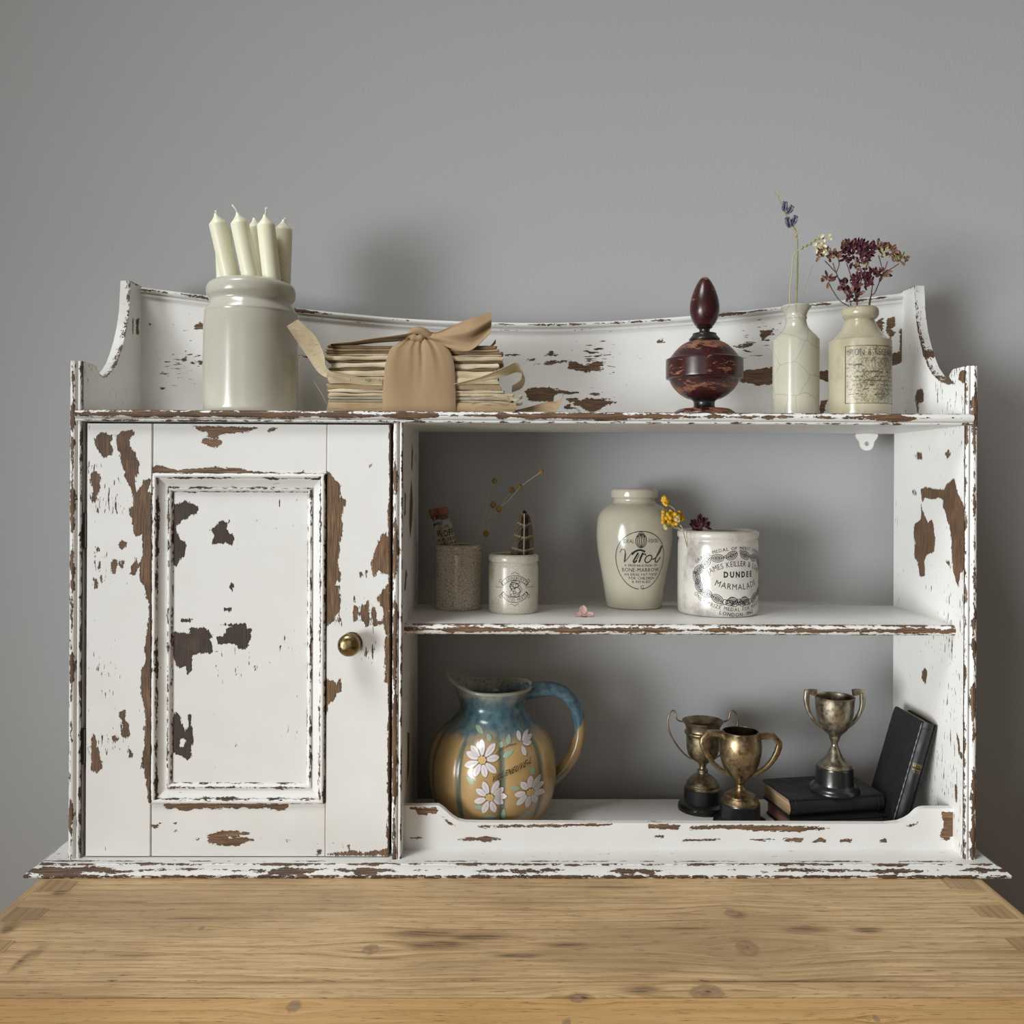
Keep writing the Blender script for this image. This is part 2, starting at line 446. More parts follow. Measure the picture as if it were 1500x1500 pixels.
for nm, x0, x1, xin, pol in (('side_panel', XL, XLi, XLi, LEFT), ('side_panel', XRi, XR, XRi, RIGHT)):
    vf = slab('y', ys, ZB1, ztop_side, x0, x1); V = np.array(vf[0])
    wr = chips(V, pol, X=xin)
    top = np.array([ztop_side(y) for y in V[:, 1]])
    edge = (top - V[:, 2]) * 1000 - 2.2 * fbm1(V[:, 1] * 1000 / 6, 4 if x0 < 0 else 9) + 0.2      # worn top edge
    wr = np.minimum(wr, np.where(V[:, 1] > 1.0, np.where(np.abs(V[:, 0] - xin) < 0.0012, edge + 0.4, 3.0), 12))
    sp = 0.20 + 0.22 * np.clip((1.03 - V[:, 1]) / 0.03, 0, 1) + 0.10 * (V[:, 2] > 0.07)
    if x0 > 0: sp = sp + 0.06
    wearmesh(nm, vf, 'paint_z', cab, wr, 0.35, sp)

# reeded front edges of the sides and of the divider
def reed(x0, x1, flip=False):
    w_ = x1 - x0; pts = [(0.0, 0.004)]
    a = 0.60 * w_
    pts += [(a / 2 - a / 2 * math.cos(math.pi * i / 8), -0.0030 * math.sin(math.pi * i / 8) + 0.0008) for i in range(9)]
    pts += [(a + 0.0002, 0.0020)]
    b = a + 0.0008; c = w_ - b
    pts += [(b + c / 2 - c / 2 * math.cos(math.pi * i / 6), -0.0018 * math.sin(math.pi * i / 6) + 0.0010) for i in range(7)]
    pts += [(w_, 0.004)]
    return [((x1 - x) if flip else (x0 + x), YF + y + 0.0006) for x, y in pts]
def post(x0, x1, z0, z1, flip, seed, name='front_reeding'):
    vf = sweep(reed(x0, x1, flip), 'z', z0, z1, 0.0025, 0.0011); V = np.array(vf[0])
    w_ = x1 - x0; xc = (x1 - 0.30 * w_) if flip else (x0 + 0.30 * w_)
    wr = band(V, 2, 0, lambda q: xc + (fbm1(q[:, 2] * 1000 / 14, seed + 5) - 0.5) * 0.003, -2.4, 4.6, 22, seed)
    xe = x0 if flip else x1
    wr = np.minimum(wr, band(V, 2, 0, xe, -2.0, 1.9, 9, seed + 1))
    xe = x1 if flip else x0
    wr = np.minimum(wr, band(V, 2, 0, xe, -1.6, 1.7, 7, seed + 2))
    return wearmesh(name, vf, 'paint_z', cab, wr, 0.30, 0.25)
post(XL, XLi, ZB1, 0.123, False, 11); post(XRi, XR, ZB1, 0.123, True, 23)

dvf = sweep([(DVl, YF + 0.004), (DVr, YF + 0.004), (DVr, YB), (DVl, YB)], 'z', ZB1, ZTOP0, 0.003, 0.003); V = np.array(dvf[0])
DV = [Z(560, 600, 4.6875, p) for p in ([(204,225),(212,300),(208,360),(206,430),(198,400),(200,320)], [(198,470),(206,560),(210,640),(204,780),(192,885),(184,790),(188,640)], [(152,560),(164,590),(158,660),(162,720),(150,730),(154,640)], [(160,1090),(172,1130),(164,1180),(162,1240),(150,1240),(156,1160)])]
DV += [Z(560, 900, 3.95, [(145,680),(158,690),(155,900),(142,980),(145,850)])]
wearmesh('divider', dvf, 'paint_z', cab, chips(V, DV, X=DVr), 0.25, 0.45)
post(DVl, DVr, ZB1, ZTOP0, False, 37, 'divider_reeding')

# shelves
def nose(y0, y1, z0, z1, r=None):
    r = r or (z1 - z0) / 2; zc = (z0 + z1) / 2
    return [(y0 + r - r * math.sin(math.pi * i / 10), zc - (z1 - z0) / 2 * math.cos(math.pi * i / 10)) for i in range(11)] + [(y1, z1), (y1, z0)]
# the top shelf has a moulded nose: a fat reed with a small bead under it
pr = [(YB, ZTOP0), (YF + 0.001, ZTOP0)]
pr += [(YF - 0.0005 - 0.0020 * math.sin(math.pi * i / 6), ZTOP0 + 0.0015 - 0.0015 * math.cos(math.pi * i / 6)) for i in range(7)]
pr += [(YF + 0.0006, ZTOP0 + 0.0034)]
pr += [(YF - 0.0012 - 0.0034 * math.sin(math.pi * i / 8), 0.0676 - 0.0042 * math.cos(math.pi * i / 8)) for i in range(9)] + [(YF + 0.004, ZTOP1), (YB, ZTOP1)]
vf = sweep(pr, 'x', XLi - 0.005, XRi + 0.006, 0.0025, 0.0012); V = np.array(vf[0])
front = lambda q: q[:, 1] < YF + 0.004
wr = band(V, 0, 2, lambda q: 0.0672 + (fbm1(q[:, 0] * 1000 / 25, 3) - 0.5) * 0.0020, -1.8, 5.4, 34, 51, front)
wr = np.minimum(wr, band(V, 0, 2, 0.0718, -1.4, 2.2, 10, 52, front)); wr = np.minimum(wr, band(V, 0, 2, ZTOP0 + 0.001, -2.2, 1.7, 9, 53, front))
wearmesh('top_shelf', vf, 'paint_x', cab, wr, np.where(V[:, 0] < -0.1, 0.35, 0.15), 0.10)
vf = sweep(nose(0.9885, YB, ZM0, ZM1), 'x', DVr, XRi, 0.0025, 0.0014); V = np.array(vf[0])
front = lambda q: q[:, 1] < 0.9945
wr = band(V, 0, 2, lambda q: -0.1616 + (fbm1(q[:, 0] * 1000 / 30, 6) - 0.5) * 0.0012, 0.0, 3.9, 40, 61, front)
wr = np.minimum(wr, band(V, 0, 2, ZM1, -1.8, 2.4, 8, 62, lambda q: q[:, 1] < 0.9965)); wr = np.minimum(wr, band(V, 0, 2, ZM0 + 0.0005, -2.0, 2.0, 8, 63, front))
wearmesh('middle_shelf', vf, 'paint_x', cab, wr, 0.05, 0.12)

# base board with a moulded lip
YL0 = 0.944
pr = [(YB + 0.002, ZB0), (YL0 + 0.001, ZB0), (YL0, ZB0 + 0.0012), (YL0, ZB0 + 0.0028), (YL0 + 0.0014, ZB0 + 0.0042)]
pr += [(YL0 + 0.0014 + 0.0095 * t, ZB0 + 0.0042 + 0.0052 * (1 - (1 - t) ** 1.7)) for t in (0.2, 0.4, 0.6, 0.8, 1.0)] + [(YL0 + 0.0118, ZB1), (YB + 0.002, ZB1)]
vf = sweep(pr, 'x', -0.4905, 0.5275, 0.0025, 0.0012, mitre=lambda y, z: (max(0, min(0.012, (y - YL0) * 1.0)),) * 2); V = np.array(vf[0])
front = lambda q: (q[:, 1] < 0.9565)
lft = np.clip((0.05 - V[:, 0]) / 0.3, 0, 1)
wr = band(V, 0, 1, lambda q: 0.9485 + (fbm1(q[:, 0] * 1000 / 30, 71) - 0.5) * 0.004, -2.6, 5.6, 46, 72, front) + (1 - lft) * 1.4
wr = np.minimum(wr, band(V, 0, 1, 0.9440, -0.9, 1.9, 7, 73, lambda q: q[:, 2] < ZB0 + 0.0036))
wr = np.minimum(wr, band(V, 0, 1, lambda q: 0.9560 + (fbm1(q[:, 0] * 1000 / 40, 74) - 0.5) * 0.003, -2.0, 3.0, 34, 75, lambda q: q[:, 1] < 0.9605))
wr = np.minimum(wr, band(V, 0, 1, lambda q: 0.9625, -3.2, 2.6, 40, 76, lambda q: (q[:, 2] > ZB1 - 0.0005) & (q[:, 1] < 0.968)))
wr = np.minimum(wr, band(V, 1, 0, -0.4800, -1.0, 2.5, 12, 77, lambda q: q[:, 2] > ZB1 - 0.001))
wearmesh('base_board', vf, 'paint_x', cab, np.clip(wr, -8, 12), 0.45, 0.25)

# upper back board with its hollow curved top
BX = [207, 260, 310, 380, 440, 510, 600, 700, 780, 850, 930, 1030, 1130, 1240, 1340]
BYp = [424, 431, 437.5, 448, 455.5, 463, 470.5, 475, 476.5, 475.5, 472, 464.5, 454, 442.5, 431]
YBB = 1.127
bx = [atY(x, y, YBB).x for x, y in zip(BX, BYp)]; bz = [atY(x, y, YBB).z for x, y in zip(BX, BYp)]
cc = catmull(list(zip(bx, bz)), 8); cx_ = [c[0] for c in cc]; cz_ = [c[1] for c in cc]
zback = lambda x: float(np.interp(x, cx_, cz_)) - 0.0015
us = list(np.linspace(XLi, XRi, 320))
vf = slab('x', us, ZTOP1, zback, YBB, YBB + 0.012); V = np.array(vf[0])
I_ = lambda p: Z(740, 450, 5.769, p); K_ = lambda p: Z(950, 270, 3.0, p); L_ = lambda p: Z(90, 390, 3.846, p)
BACK = [I_(p) for p in ([(330,410),(400,370),(415,400),(465,410)], [(345,455),(415,450),(545,458),(600,465),(650,490),(735,490),(720,465),(830,460),(830,490),(800,505),(840,535),(650,545),(525,520),(550,470),(415,465),(415,490),(225,485),(345,478)],
 [(160,695),(300,678),(500,690),(400,700),(620,720),(550,735),(460,730),(420,740),(400,800),(200,790),(175,730)], [(510,775),(600,770),(640,790),(680,770),(880,775),(840,790),(950,800),(880,825),(830,830),(800,870),(740,880),(670,870),(640,830),(570,825),(600,800),(540,800)],
 [(700,730),(830,720),(800,740),(760,755)], [(500,830),(550,820),(540,845),(620,860),(500,855)], [(170,445),(235,438),(270,450),(180,452)], [(1285,290),(1340,280),(1345,290),(1290,302)], [(0,400),(130,402),(90,412),(0,406)])]
BACK += [K_(p) for p in ([(400,840),(430,815),(545,805),(545,880),(470,880),(400,865)], [(750,820),(790,820),(790,870),(750,855)], [(370,710),(470,695),(450,712),(400,720)], [(1045,590),(1080,585),(1085,620),(1060,640),(1090,650),(1060,680),(1045,640)],
 [(1000,600),(1030,590),(1030,660),(1000,640)], [(1105,640),(1125,630),(1120,780),(1065,800),(1060,745),(1105,735)], [(755,950),(785,950),(770,1005),(750,1005)], [(490,650),(555,635),(550,645),(500,690)], [(35,690),(60,680),(70,692),(40,698)], [(440,870),(500,878),(470,886)])]
BACK += [L_(p) for p in ([(735,345),(775,320),(810,320),(810,362),(760,355)], [(720,540),(810,536),(810,550),(730,548)], [(745,510),(810,493),(810,500),(750,514)], [(678,522),(705,512),(702,540),(685,536)], [(465,325),(520,322),(500,334)], [(770,690),(812,682),(812,695)], [(550,690),(585,684),(560,696)], [(1330,500),(1390,508),(1385,514),(1332,508)])]
wr = chips(V, BACK, Y=YBB)
sp = 0.10 + 0.45 * np.maximum.reduce([near(V, x, y, r, YBB) for x, y, r in ((1110, 490, 60), (250, 520, 60), (860, 520, 60), (860, 590, 70), (1290, 490, 60), (1010, 520, 60), (700, 530, 40))])
wearmesh('back_board', vf, 'paint_x', cab, wr, 0.35, sp)
# its top moulding: a round lip over a small cove
def along_top(dy, dz, name, sect, seed, w0, w1):
    path = [(x, YBB + dy, zback(x) + dz) for x in np.linspace(XLi, XRi, 360)]
    vf = tube(path, 1.0, up=(0, 1, 0), sect=sect); V = np.array(vf[0])
    off = V[:, 2] - np.array([zback(x) for x in V[:, 0]]) - dz
    half = w0 + (w1 - w0) * fbm1(V[:, 0] * 1000 / 45, seed)
    wr = np.clip(np.abs(off) * 1000 - half, -8, 12)
    return wearmesh(name, vf, 'paint_x', cab, wr, 0.45, 0.2, angle=70)
rs = [(0.0050 * math.cos(2 * math.pi * k / 14), 0.0032 * math.sin(2 * math.pi * k / 14)) for k in range(14)]
along_top(-0.001, 0.0010, 'top_moulding', rs, 81, -3.5, 4.0)
rs2 = [(0.0022 * math.cos(2 * math.pi * k / 10), 0.0024 * math.sin(2 * math.pi * k / 10)) for k in range(10)]
along_top(-0.0006, -0.0052, 'cove_bead', rs2, 85, -4.0, 0.8)

# low gallery rail in front of the bottom shelf
YG = 0.9935
gx = [594, 642, 647, 652, 657, 663, 671, 682, 700, 1000, 1298, 1318, 1328, 1336, 1341, 1345, 1350, 1356, 1404]
gy = [1180, 1180, 1183, 1187, 1192, 1197, 1202, 1204.5, 1205, 1206, 1207, 1205, 1201, 1196, 1191, 1187.5, 1185, 1184, 1184]
gX = [atY(x, y, YG).x for x, y in zip(gx, gy)]; gZ = [atY(x, y, YG).z for x, y in zip(gx, gy)]
gX[0] = DVr; gX[-1] = XRi
ztg = lambda x: float(np.interp(x, gX, gZ))
us = sorted(set(list(np.linspace(DVr, XRi, 250)) + gX))
vf = slab('x', us, ZB1, ztg, YG, YG + 0.008, 0.002); V = np.array(vf[0])
GA = [Z(950, 980, 3.0, p) for p in ([(0,680),(140,685),(130,705),(0,700)], [(185,690),(400,685),(640,690),(800,700),(650,715),(450,710),(330,700),(180,705)], [(145,750),(320,747),(310,754),(150,756)], [(590,745),(680,743),(670,760),(590,755)], [(720,757),(760,740),(785,760),(730,765)], [(840,750),(890,745),(890,760),(845,760)], [(1005,757),(1040,743),(1045,762)], [(1285,630),(1350,625),(1350,720),(1310,755),(1280,735),(1300,680)], [(1120,695),(1180,680),(1190,662),(1160,690)], [(30,732),(68,732),(66,740),(32,740)], [(450,750),(560,748),(500,756)])]
GA += [Z(600, 970, 5.0, p) for p in ([(10,1060),(200,1065),(205,1100),(140,1105),(120,1125),(60,1110),(50,1085),(15,1080)], [(500,1200),(900,1190),(1100,1190),(1300,1185),(1490,1185),(1440,1200),(1100,1203),(700,1208),(510,1213)], [(350,1300),(420,1285),(580,1278),(660,1296),(600,1310),(400,1306)], [(220,1130),(240,1135),(330,1195),(300,1190)])]
GA += [Z(560, 900, 3.95, [(160,1290),(240,1288),(200,1300)])]
wearmesh('gallery_rail', vf, 'paint_x', cab, chips(V, GA, Y=YG), 0.0, 0.12)

# inside of the cupboard and its door
mk('cupboard_shade_sheet', box(XLi + 0.0005, DVl - 0.0005, YF + 0.022, YF + 0.026, ZB1 + 0.0005, ZTOP0 - 0.0005), M['shadow_gap'], cab, smooth=False)  # near-black sheet: shade inside the cupboard put into its colour
YD = YF + 0.0042
dx0, dz1 = atY(126.5, 900, YD).x, atY(350, 621.3, YD).z
dx1, dz0 = atY(570.8, 930, YD).x, ZB1 + 0.0012
sl, sr = atY(221.5, 930, YD).x, atY(478, 930, YD).x
rt, rb = atY(350, 694, YD).z, atY(350, 1176, YD).z
YP = YD + 0.006
def plate(x0, x1, z0, z1, y0, y1, step=0.0022, bev=0.0008):
    vf = sweep([(x0 + bev, y0), (x1 - bev, y0), (x1, y0 + bev), (x1, y1), (x0, y1), (x0, y0 + bev)], 'z', z0, z1, step, step); return vf
A_ = lambda p: Z(100, 590, 7.5, p); B_ = lambda p: Z(200, 670, 7.5, p); C_ = lambda p: Z(100, 780, 7.5, p); D_ = lambda p: Z(200, 850, 5.4545, p)
E_ = lambda p: Z(30, 930, 3.947, p); F_ = lambda p: Z(440, 670, 5.769, p); G_ = lambda p: Z(340, 930, 3.947, p); J_ = lambda p: Z(330, 590, 4.1667, p)
PANEL = [B_(p) for p in ([(385,560),(395,510),(480,515),(540,465),(590,510),(650,515),(680,560),(665,610),(590,640),(545,690),(480,680),(465,730),(435,760),(440,820),(490,910),(540,950),(545,1040),(525,1090),(470,1085),(460,1170),(415,1210),(400,1080),(395,900),(395,700)],
 [(805,790),(880,760),(930,705),(1000,715),(1000,745),(990,790),(1010,820),(1075,860),(1060,950),(1045,965),(990,935),(945,960),(910,940),(835,950),(840,900),(875,860),(830,820)], [(495,363),(685,368),(680,387),(500,380)], [(780,590),(830,600),(800,604)], [(1015,690),(1035,665),(1030,710)])]
PANEL += [D_(p) for p in ([(285,415),(330,410),(430,430),(420,380),(550,375),(590,415),(610,450),(585,470),(600,510),(612,575),(530,585),(455,590),(440,660),(440,725),(400,750),(390,690),(350,700),(310,680),(300,635),(285,610)],
 [(640,455),(690,445),(720,385),(780,370),(670,352),(880,345),(880,385),(930,385),(910,430),(920,465),(895,500),(890,530),(855,550),(820,540),(780,505),(655,510)],
 [(280,1330),(275,1180),(290,1080),(315,1055),(350,1080),(360,1130),(380,1170),(385,1220),(405,1190),(420,1130),(405,1085),(430,1070),(442,1100),(440,1170),(455,1240),(450,1310),(435,1320),(440,1420),(400,1430),(370,1400),(310,1390),(280,1380)],
 [(740,50),(760,22),(782,35),(770,85),(750,70)], [(695,222),(757,218),(755,252),(700,242)], [(350,312),(445,310),(440,332),(355,332)], [(790,1298),(807,1335),(783,1332)], [(935,680),(958,690),(945,715)], [(1040,662),(1065,660),(1060,672)], [(628,680),(640,680),(636,708)], [(625,560),(650,566),(632,572)])]
PHOLE = [D_([(345,1280),(375,1250),(400,1290),(380,1335),(350,1325)])]
vf = plate(sl - 0.004, sr + 0.004, rb - 0.004, rt + 0.004, YP, YP + 0.006); V = np.array(vf[0])
sp = 0.05 + 0.5 * np.maximum.reduce([near(V, x, y, r, YP) for x, y, r in ((425, 950, 45), (400, 725, 30), (345, 970, 35), (300, 700, 20))])
door = wearmesh('door', vf, 'paint_z', cab, chips(V, PANEL, PHOLE, Y=YP), 1.0, sp)
LST = [A_(p) for p in ([(290,400),(310,370),(345,345),(370,315),(410,325),(430,350),(495,345),(490,410),(465,430),(475,470),(495,480),(490,570),(430,585),(405,605),(370,580),(355,545),(310,490),(295,450)],
 [(530,370),(555,345),(590,315),(700,305),(720,330),(715,360),(690,370),(670,430),(685,490),(720,540),(745,580),(750,620),(785,660),(785,700),(770,710),(765,770),(735,830),(730,900),(748,960),(750,985),(790,940),(830,860),(890,835),(910,840),(895,900),(860,975),(910,990),(925,1500),(820,1500),(810,1450),(785,1440),(755,1470),(735,1450),(710,1340),(715,1200),(715,1010),(690,950),(640,860),(620,800),(640,760),(610,720),(570,630),(570,570),(545,490),(525,440)],
 [(265,660),(280,690),(285,750),(345,785),(350,850),(345,890),(355,950),(320,1020),(322,1070),(290,1105),(258,1085),(260,1010),(270,950),(245,860),(245,790),(270,760)], [(310,1120),(350,1205),(300,1200)], [(660,1160),(710,1150),(715,1260),(690,1265),(665,1220)])]
LST += [C_(p) for p in ([(735,0),(925,0),(925,1500),(825,1500),(855,1380),(835,1340),(855,1170),(875,1130),(870,1000),(890,880),(895,760),(850,690),(840,600),(790,530),(775,480),(790,330),(840,240),(815,180),(810,20),(760,40)],
 [(550,120),(590,100),(635,110),(630,150),(590,180),(555,160)], [(690,390),(725,330),(735,270),(770,340),(765,400),(730,460),(680,455)], [(325,310),(360,320),(360,400),(330,400)], [(465,340),(515,290),(545,350),(520,420),(490,480),(480,420)], [(560,300),(615,310),(610,420),(565,360)], [(285,500),(310,520),(325,600),(280,630)], [(345,440),(375,470),(385,570),(355,540)], [(310,150),(345,210),(310,195)], [(275,220),(300,230),(290,310)])]
LST += [D_([(130,0),(40,0),(75,100),(105,180),(100,300),(75,450),(70,650),(45,710),(35,900),(65,960),(75,1030),(65,1180),(70,1300),(45,1430),(45,1500),(130,1500)])]
LST += [E_(p) for p in ([(760,380),(700,360),(720,430),(720,560),(715,690),(705,740),(720,800),(735,900),(735,970),(760,970)], [(568,440),(608,435),(605,490),(630,515),(630,580),(610,600),(582,580),(585,500),(570,470)], [(530,590),(555,575),(565,605),(540,628)], [(425,560),(440,600),(450,680),(475,735),(470,770),(440,800),(410,780),(405,660)], [(628,660),(650,690),(635,722),(623,700)])]
vf = plate(dx0, sl, dz0, dz1, YD, YD + 0.014); V = np.array(vf[0])
sp = 0.12 + 0.5 * np.maximum.reduce([near(V, x, y, r, YD) for x, y, r in ((150, 830, 55), (165, 730, 45), (140, 660, 40), (150, 1080, 50), (150, 980, 40))])
wearmesh('stile', vf, 'paint_z', door, chips(V, LST, Y=YD), np.where(V[:, 2] > 0.02, 0.45, 0.25), sp)
RST = [F_(p) for p in ([(215,110),(245,130),(265,165),(330,225),(340,345),(380,355),(385,390),(355,450),(350,520),(357,580),(350,670),(330,710),(330,790),(320,880),(325,950),(338,985),(335,1040),(300,1040),(300,1085),(325,1090),(338,1180),(338,1390),(320,1390),(318,1320),(295,1310),(290,1390),(250,1400),(205,1465),(205,900)],
 [(600,900),(620,840),(640,760),(665,730),(680,650),(710,640),(745,690),(745,980),(690,985),(660,960),(610,1020)], [(645,1190),(680,1140),(745,1080),(750,1500),(725,1500),(710,1390),(700,1280),(670,1245)], [(445,1250),(490,1260),(490,1380),(450,1390)], [(505,1310),(520,1250),(560,1240),(575,1210),(582,1330),(588,1420),(560,1430),(550,1390),(510,1380)], [(602,1290),(630,1220),(640,1320),(650,1380),(700,1390),(690,1410),(610,1430)], [(443,1170),(467,1165),(465,1222),(448,1225)], [(585,58),(614,58),(610,82),(590,82)], [(550,950),(565,950),(560,1010),(548,1010)], [(500,970),(514,970),(512,1005),(502,1005)])]
RST += [G_(p) for p in ([(525,225),(560,265),(590,265),(605,290),(625,235),(637,300),(635,335),(605,335),(585,380),(555,400),(545,480),(525,550),(515,450)], [(520,1275),(560,1262),(640,1253),(700,1248),(760,1262),(830,1248),(895,1238),(900,1275)], [(885,20),(910,0),(910,285),(880,275),(885,160)], [(665,1220),(680,1212),(684,1232),(668,1234)])]
vf = plate(sr, dx1, dz0, dz1, YD, YD + 0.014); V = np.array(vf[0])
wr = np.minimum(chips(V, RST, Y=YD), band(V, 2, 0, dx1, 0.2, 2.8, 20, 91))
sp = 0.08 + 0.45 * np.maximum.reduce([near(V, x, y, r, YD) for x, y, r in ((545, 890, 40), (500, 900, 25), (505, 1235, 25), (540, 960, 25))])
wearmesh('stile', vf, 'paint_z', door, wr, 0.0, sp)
TR = [L_([(740,900),(1110,910),(1050,935),(900,945),(865,965),(905,985),(890,1010),(850,1025),(790,990),(800,970),(845,970),(820,940),(780,925)]), L_([(1155,915),(1225,905),(1200,925),(1165,930)]),
 B_([(160,190),(180,110),(215,80),(290,90),(340,120),(400,125),(470,145),(560,125),(700,120),(880,110),(1000,125),(1200,150),(1200,190)]), J_([(0,400),(90,398),(150,418),(300,428),(380,433),(455,428),(470,412),(500,440),(500,450),(0,450)])]
vf = plate(sl + 0.0010, sr - 0.0004, rt, dz1, YD + 0.0003, YD + 0.014); V = np.array(vf[0])
wearmesh('rail', vf, 'paint_x', door, chips(V, TR, Y=YD), 0.1, 0.10)
BR = [E_(p) for p in ([(820,972),(1263,972),(1263,1000),(1100,1005),(1000,1005),(940,1022),(900,1008),(840,1005)], [(1080,1160),(1140,1140),(1263,1133),(1263,1162),(1190,1165),(1210,1180),(1263,1180),(1263,1222),(1160,1217),(1090,1200)], [(755,1100),(815,1090),(800,1110),(770,1117)], [(875,1085),(915,1078),(900,1092)], [(880,1130),(905,1130),(895,1140)], [(1010,1180),(1035,1180),(1022,1190)])]
BR += [G_(p) for p in ([(-5,974),(330,980),(310,1005),(270,1017),(200,1002),(-5,1000)], [(-5,1172),(170,1180),(100,1190),(20,1222),(-5,1222)], [(-5,1138),(110,1145),(80,1155),(-5,1158)], [(485,1275),(500,1238),(514,1250),(512,1275)], [(295,1190),(350,1186),(320,1195)])]
vf = plate(sl + 0.0010, sr - 0.0004, dz0, rb, YD + 0.0003, YD + 0.014); V = np.array(vf[0])
wearmesh('rail', vf, 'paint_x', door, chips(V, BR, Y=YD), 0.1, 0.12)

# bolection moulding round the panel, four mitred lengths
def moulding(horizontal, lo, hi, edge, sgn, seed):
    """edge: position of the outer edge; sgn: direction towards the panel"""
    W_ = 0.0205
    sec = [(0, YD + 0.006), (0, YD - 0.0012), (0.0014, YD - 0.0030), (0.0034, YD - 0.0034), (0.0050, YD - 0.0022), (0.0056, YD + 0.0002)]
    sec += [(0.0062 + 0.0085 * t, YD + 0.0002 + 0.0040 * math.sin(t * math.pi / 2)) for t in (0, 0.33, 0.66, 1)]
    sec += [(0.0152, YD + 0.0026), (0.0170, YD + 0.0022), (0.0188, YD + 0.0034), (W_, YP + 0.0002), (W_, YP + 0.003)]
    sec = resample(sec, 0.0014); m = len(sec); n = int((hi - lo) / 0.0025); Vv = []; Fs = []
    for i in range(n + 1):
        for d, y in sec:
            a = (lo + d) + (hi - lo - 2 * d) * i / n; b = edge + sgn * d
            Vv.append((a, y, b) if horizontal else (b, y, a))
    for i in range(n):
        for k in range(m): Fs.append((i * m + k, i * m + (k + 1) % m, (i + 1) * m + (k + 1) % m, (i + 1) * m + k))
    Fs.append(tuple(range(m))); Fs.append(tuple(n * m + k for k in range(m)))
    V = np.array(Vv); al, ac = (0, 2) if horizontal else (2, 0)
    wr = band(V, al, ac, edge + sgn * 0.0054, -1.2, 1.7, 16, seed)
    wr = np.minimum(wr, band(V, al, ac, edge + sgn * 0.0158, -1.2, 1.5, 14, seed + 1))
    wr = np.minimum(wr, band(V, al, ac, edge + sgn * 0.0, -1.2, 1.6, 9, seed + 2))
    wr = np.minimum(wr, band(V, al, ac, edge + sgn * 0.0203, -0.9, 1.2, 11, seed + 3))
    return wearmesh('panel_moulding', (Vv, Fs), 'paint_x' if horizontal else 'paint_z', door, wr, 0.75, 0.2, angle=50)
ml, mr, mt, mb = atY(222.5, 930, YD).x, atY(476.5, 930, YD).x, atY(350, 693, YD).z, atY(350, 1177, YD).z
moulding(True, ml, mr, mt, -1, 101); moulding(True, ml, mr, mb, 1, 111); moulding(False, mb, mt, ml, 1, 121); moulding(False, mb, mt, mr, -1, 131)
# brass knob
def m_brass():
    N = NT('aged_brass'); n = N.noise(N.mapping((160, 160, 160)), 1, 4, 0.6)
    c = N.ramp(n, [(0.3, (0.16, 0.12, 0.05)), (0.7, (0.40, 0.32, 0.16))])
    return N.done(c, N.rng(n, 0.3, 0.7, 0.22, 0.42), None, 1.0)
M['brass'] = m_brass()
kc = atY(515, 941, YD)
def turned_y(c, prof, seg=32):
    V, Fs = lathe((0, 0), prof, seg); return [(c.x + x, c.y - z, c.z + y) for x, y, z in V], Fs
kn = mk('knob', turned_y(kc, catmull([(0.0052, -0.001), (0.0052, 0.006), (0.0068, 0.009), (0.0105, 0.0115), (0.0120, 0.0155), (0.0108, 0.0200), (0.0070, 0.0228), (0.0030, 0.0236), (0, 0.0237)], 4)), M['brass'], door); tag(kn, 'round aged brass knob')
mk('rose_plate', turned_y(kc, [(0, 0), (0.0112, 0), (0.0112, 0.0012), (0.0100, 0.0018), (0, 0.0018)]), M['brass'], door)
# two small butt hinges
M['iron'] = m_plain('dark_iron', (0.055, 0.05, 0.045), 0.45, 0.8)
for zc_ in (atY(124, 777, YD).z, atY(124, 1093, YD).z):
    parts = []
    for j in range(3):
        z0_ = zc_ - 0.019 + j * 0.0127
        parts.append(lathe((XLi + 0.0008, YD + 0.0006), [(0, z0_), (0.0016, z0_), (0.0018, z0_ + 0.001), (0.0018, z0_ + 0.0112), (0.0016, z0_ + 0.0122), (0, z0_ + 0.0122)], 10))
    parts.append(box(XLi + 0.0008, XLi + 0.0038, YD - 0.0004, YD + 0.001, zc_ - 0.018, zc_ + 0.018))
    mk('hinge', join(*parts), M['iron'], cab)
# painted hanging plate under the top shelf
bc = atY(1270, 650, YB - 0.003)
ang = [i * math.pi / 12 for i in range(25)]
ring = lambda r, y: [(bc.x + r * math.cos(a), y, bc.z + r * math.sin(a)) for a in ang[:-1]]
R2, R1 = 0.0086, 0.0030
rr = []
for a in ang[:-1]:
    x, z = R2 * math.cos(a), R2 * math.sin(a)
    if math.sin(a) > 0.2:
        t = (math.sin(a) - 0.2) / 0.8; z = 0.0017 + t * (ZTOP0 - bc.z - 0.0017); x = x * 1.0 + math.copysign(0.0128 * t, math.cos(a) if abs(math.cos(a)) > 1e-6 else 1) * (0.9 if abs(math.cos(a)) > 0.05 else 0)
    rr.append((x, z))
o0 = [(bc.x + x, YB - 0.003, bc.z + z) for x, z in rr]; o1 = [(x, YB, z) for x, y, z in o0]
i0 = ring(R1, YB - 0.003); i1 = ring(R1, YB); n = 24; Vv = o0 + o1 + i0 + i1; Fs = []
for k in range(n):
    k2 = (k + 1) % n; Fs += [(k, k2, 2 * n + k2, 2 * n + k), (n + k, n + k2, 3 * n + k2, 3 * n + k), (k, k2, n + k2, n + k), (2 * n + k, 2 * n + k2, 3 * n + k2, 3 * n + k)]
wearmesh('hanging_plate', (Vv, Fs), 'paint_x', cab, 12.0, 0, 0.0)
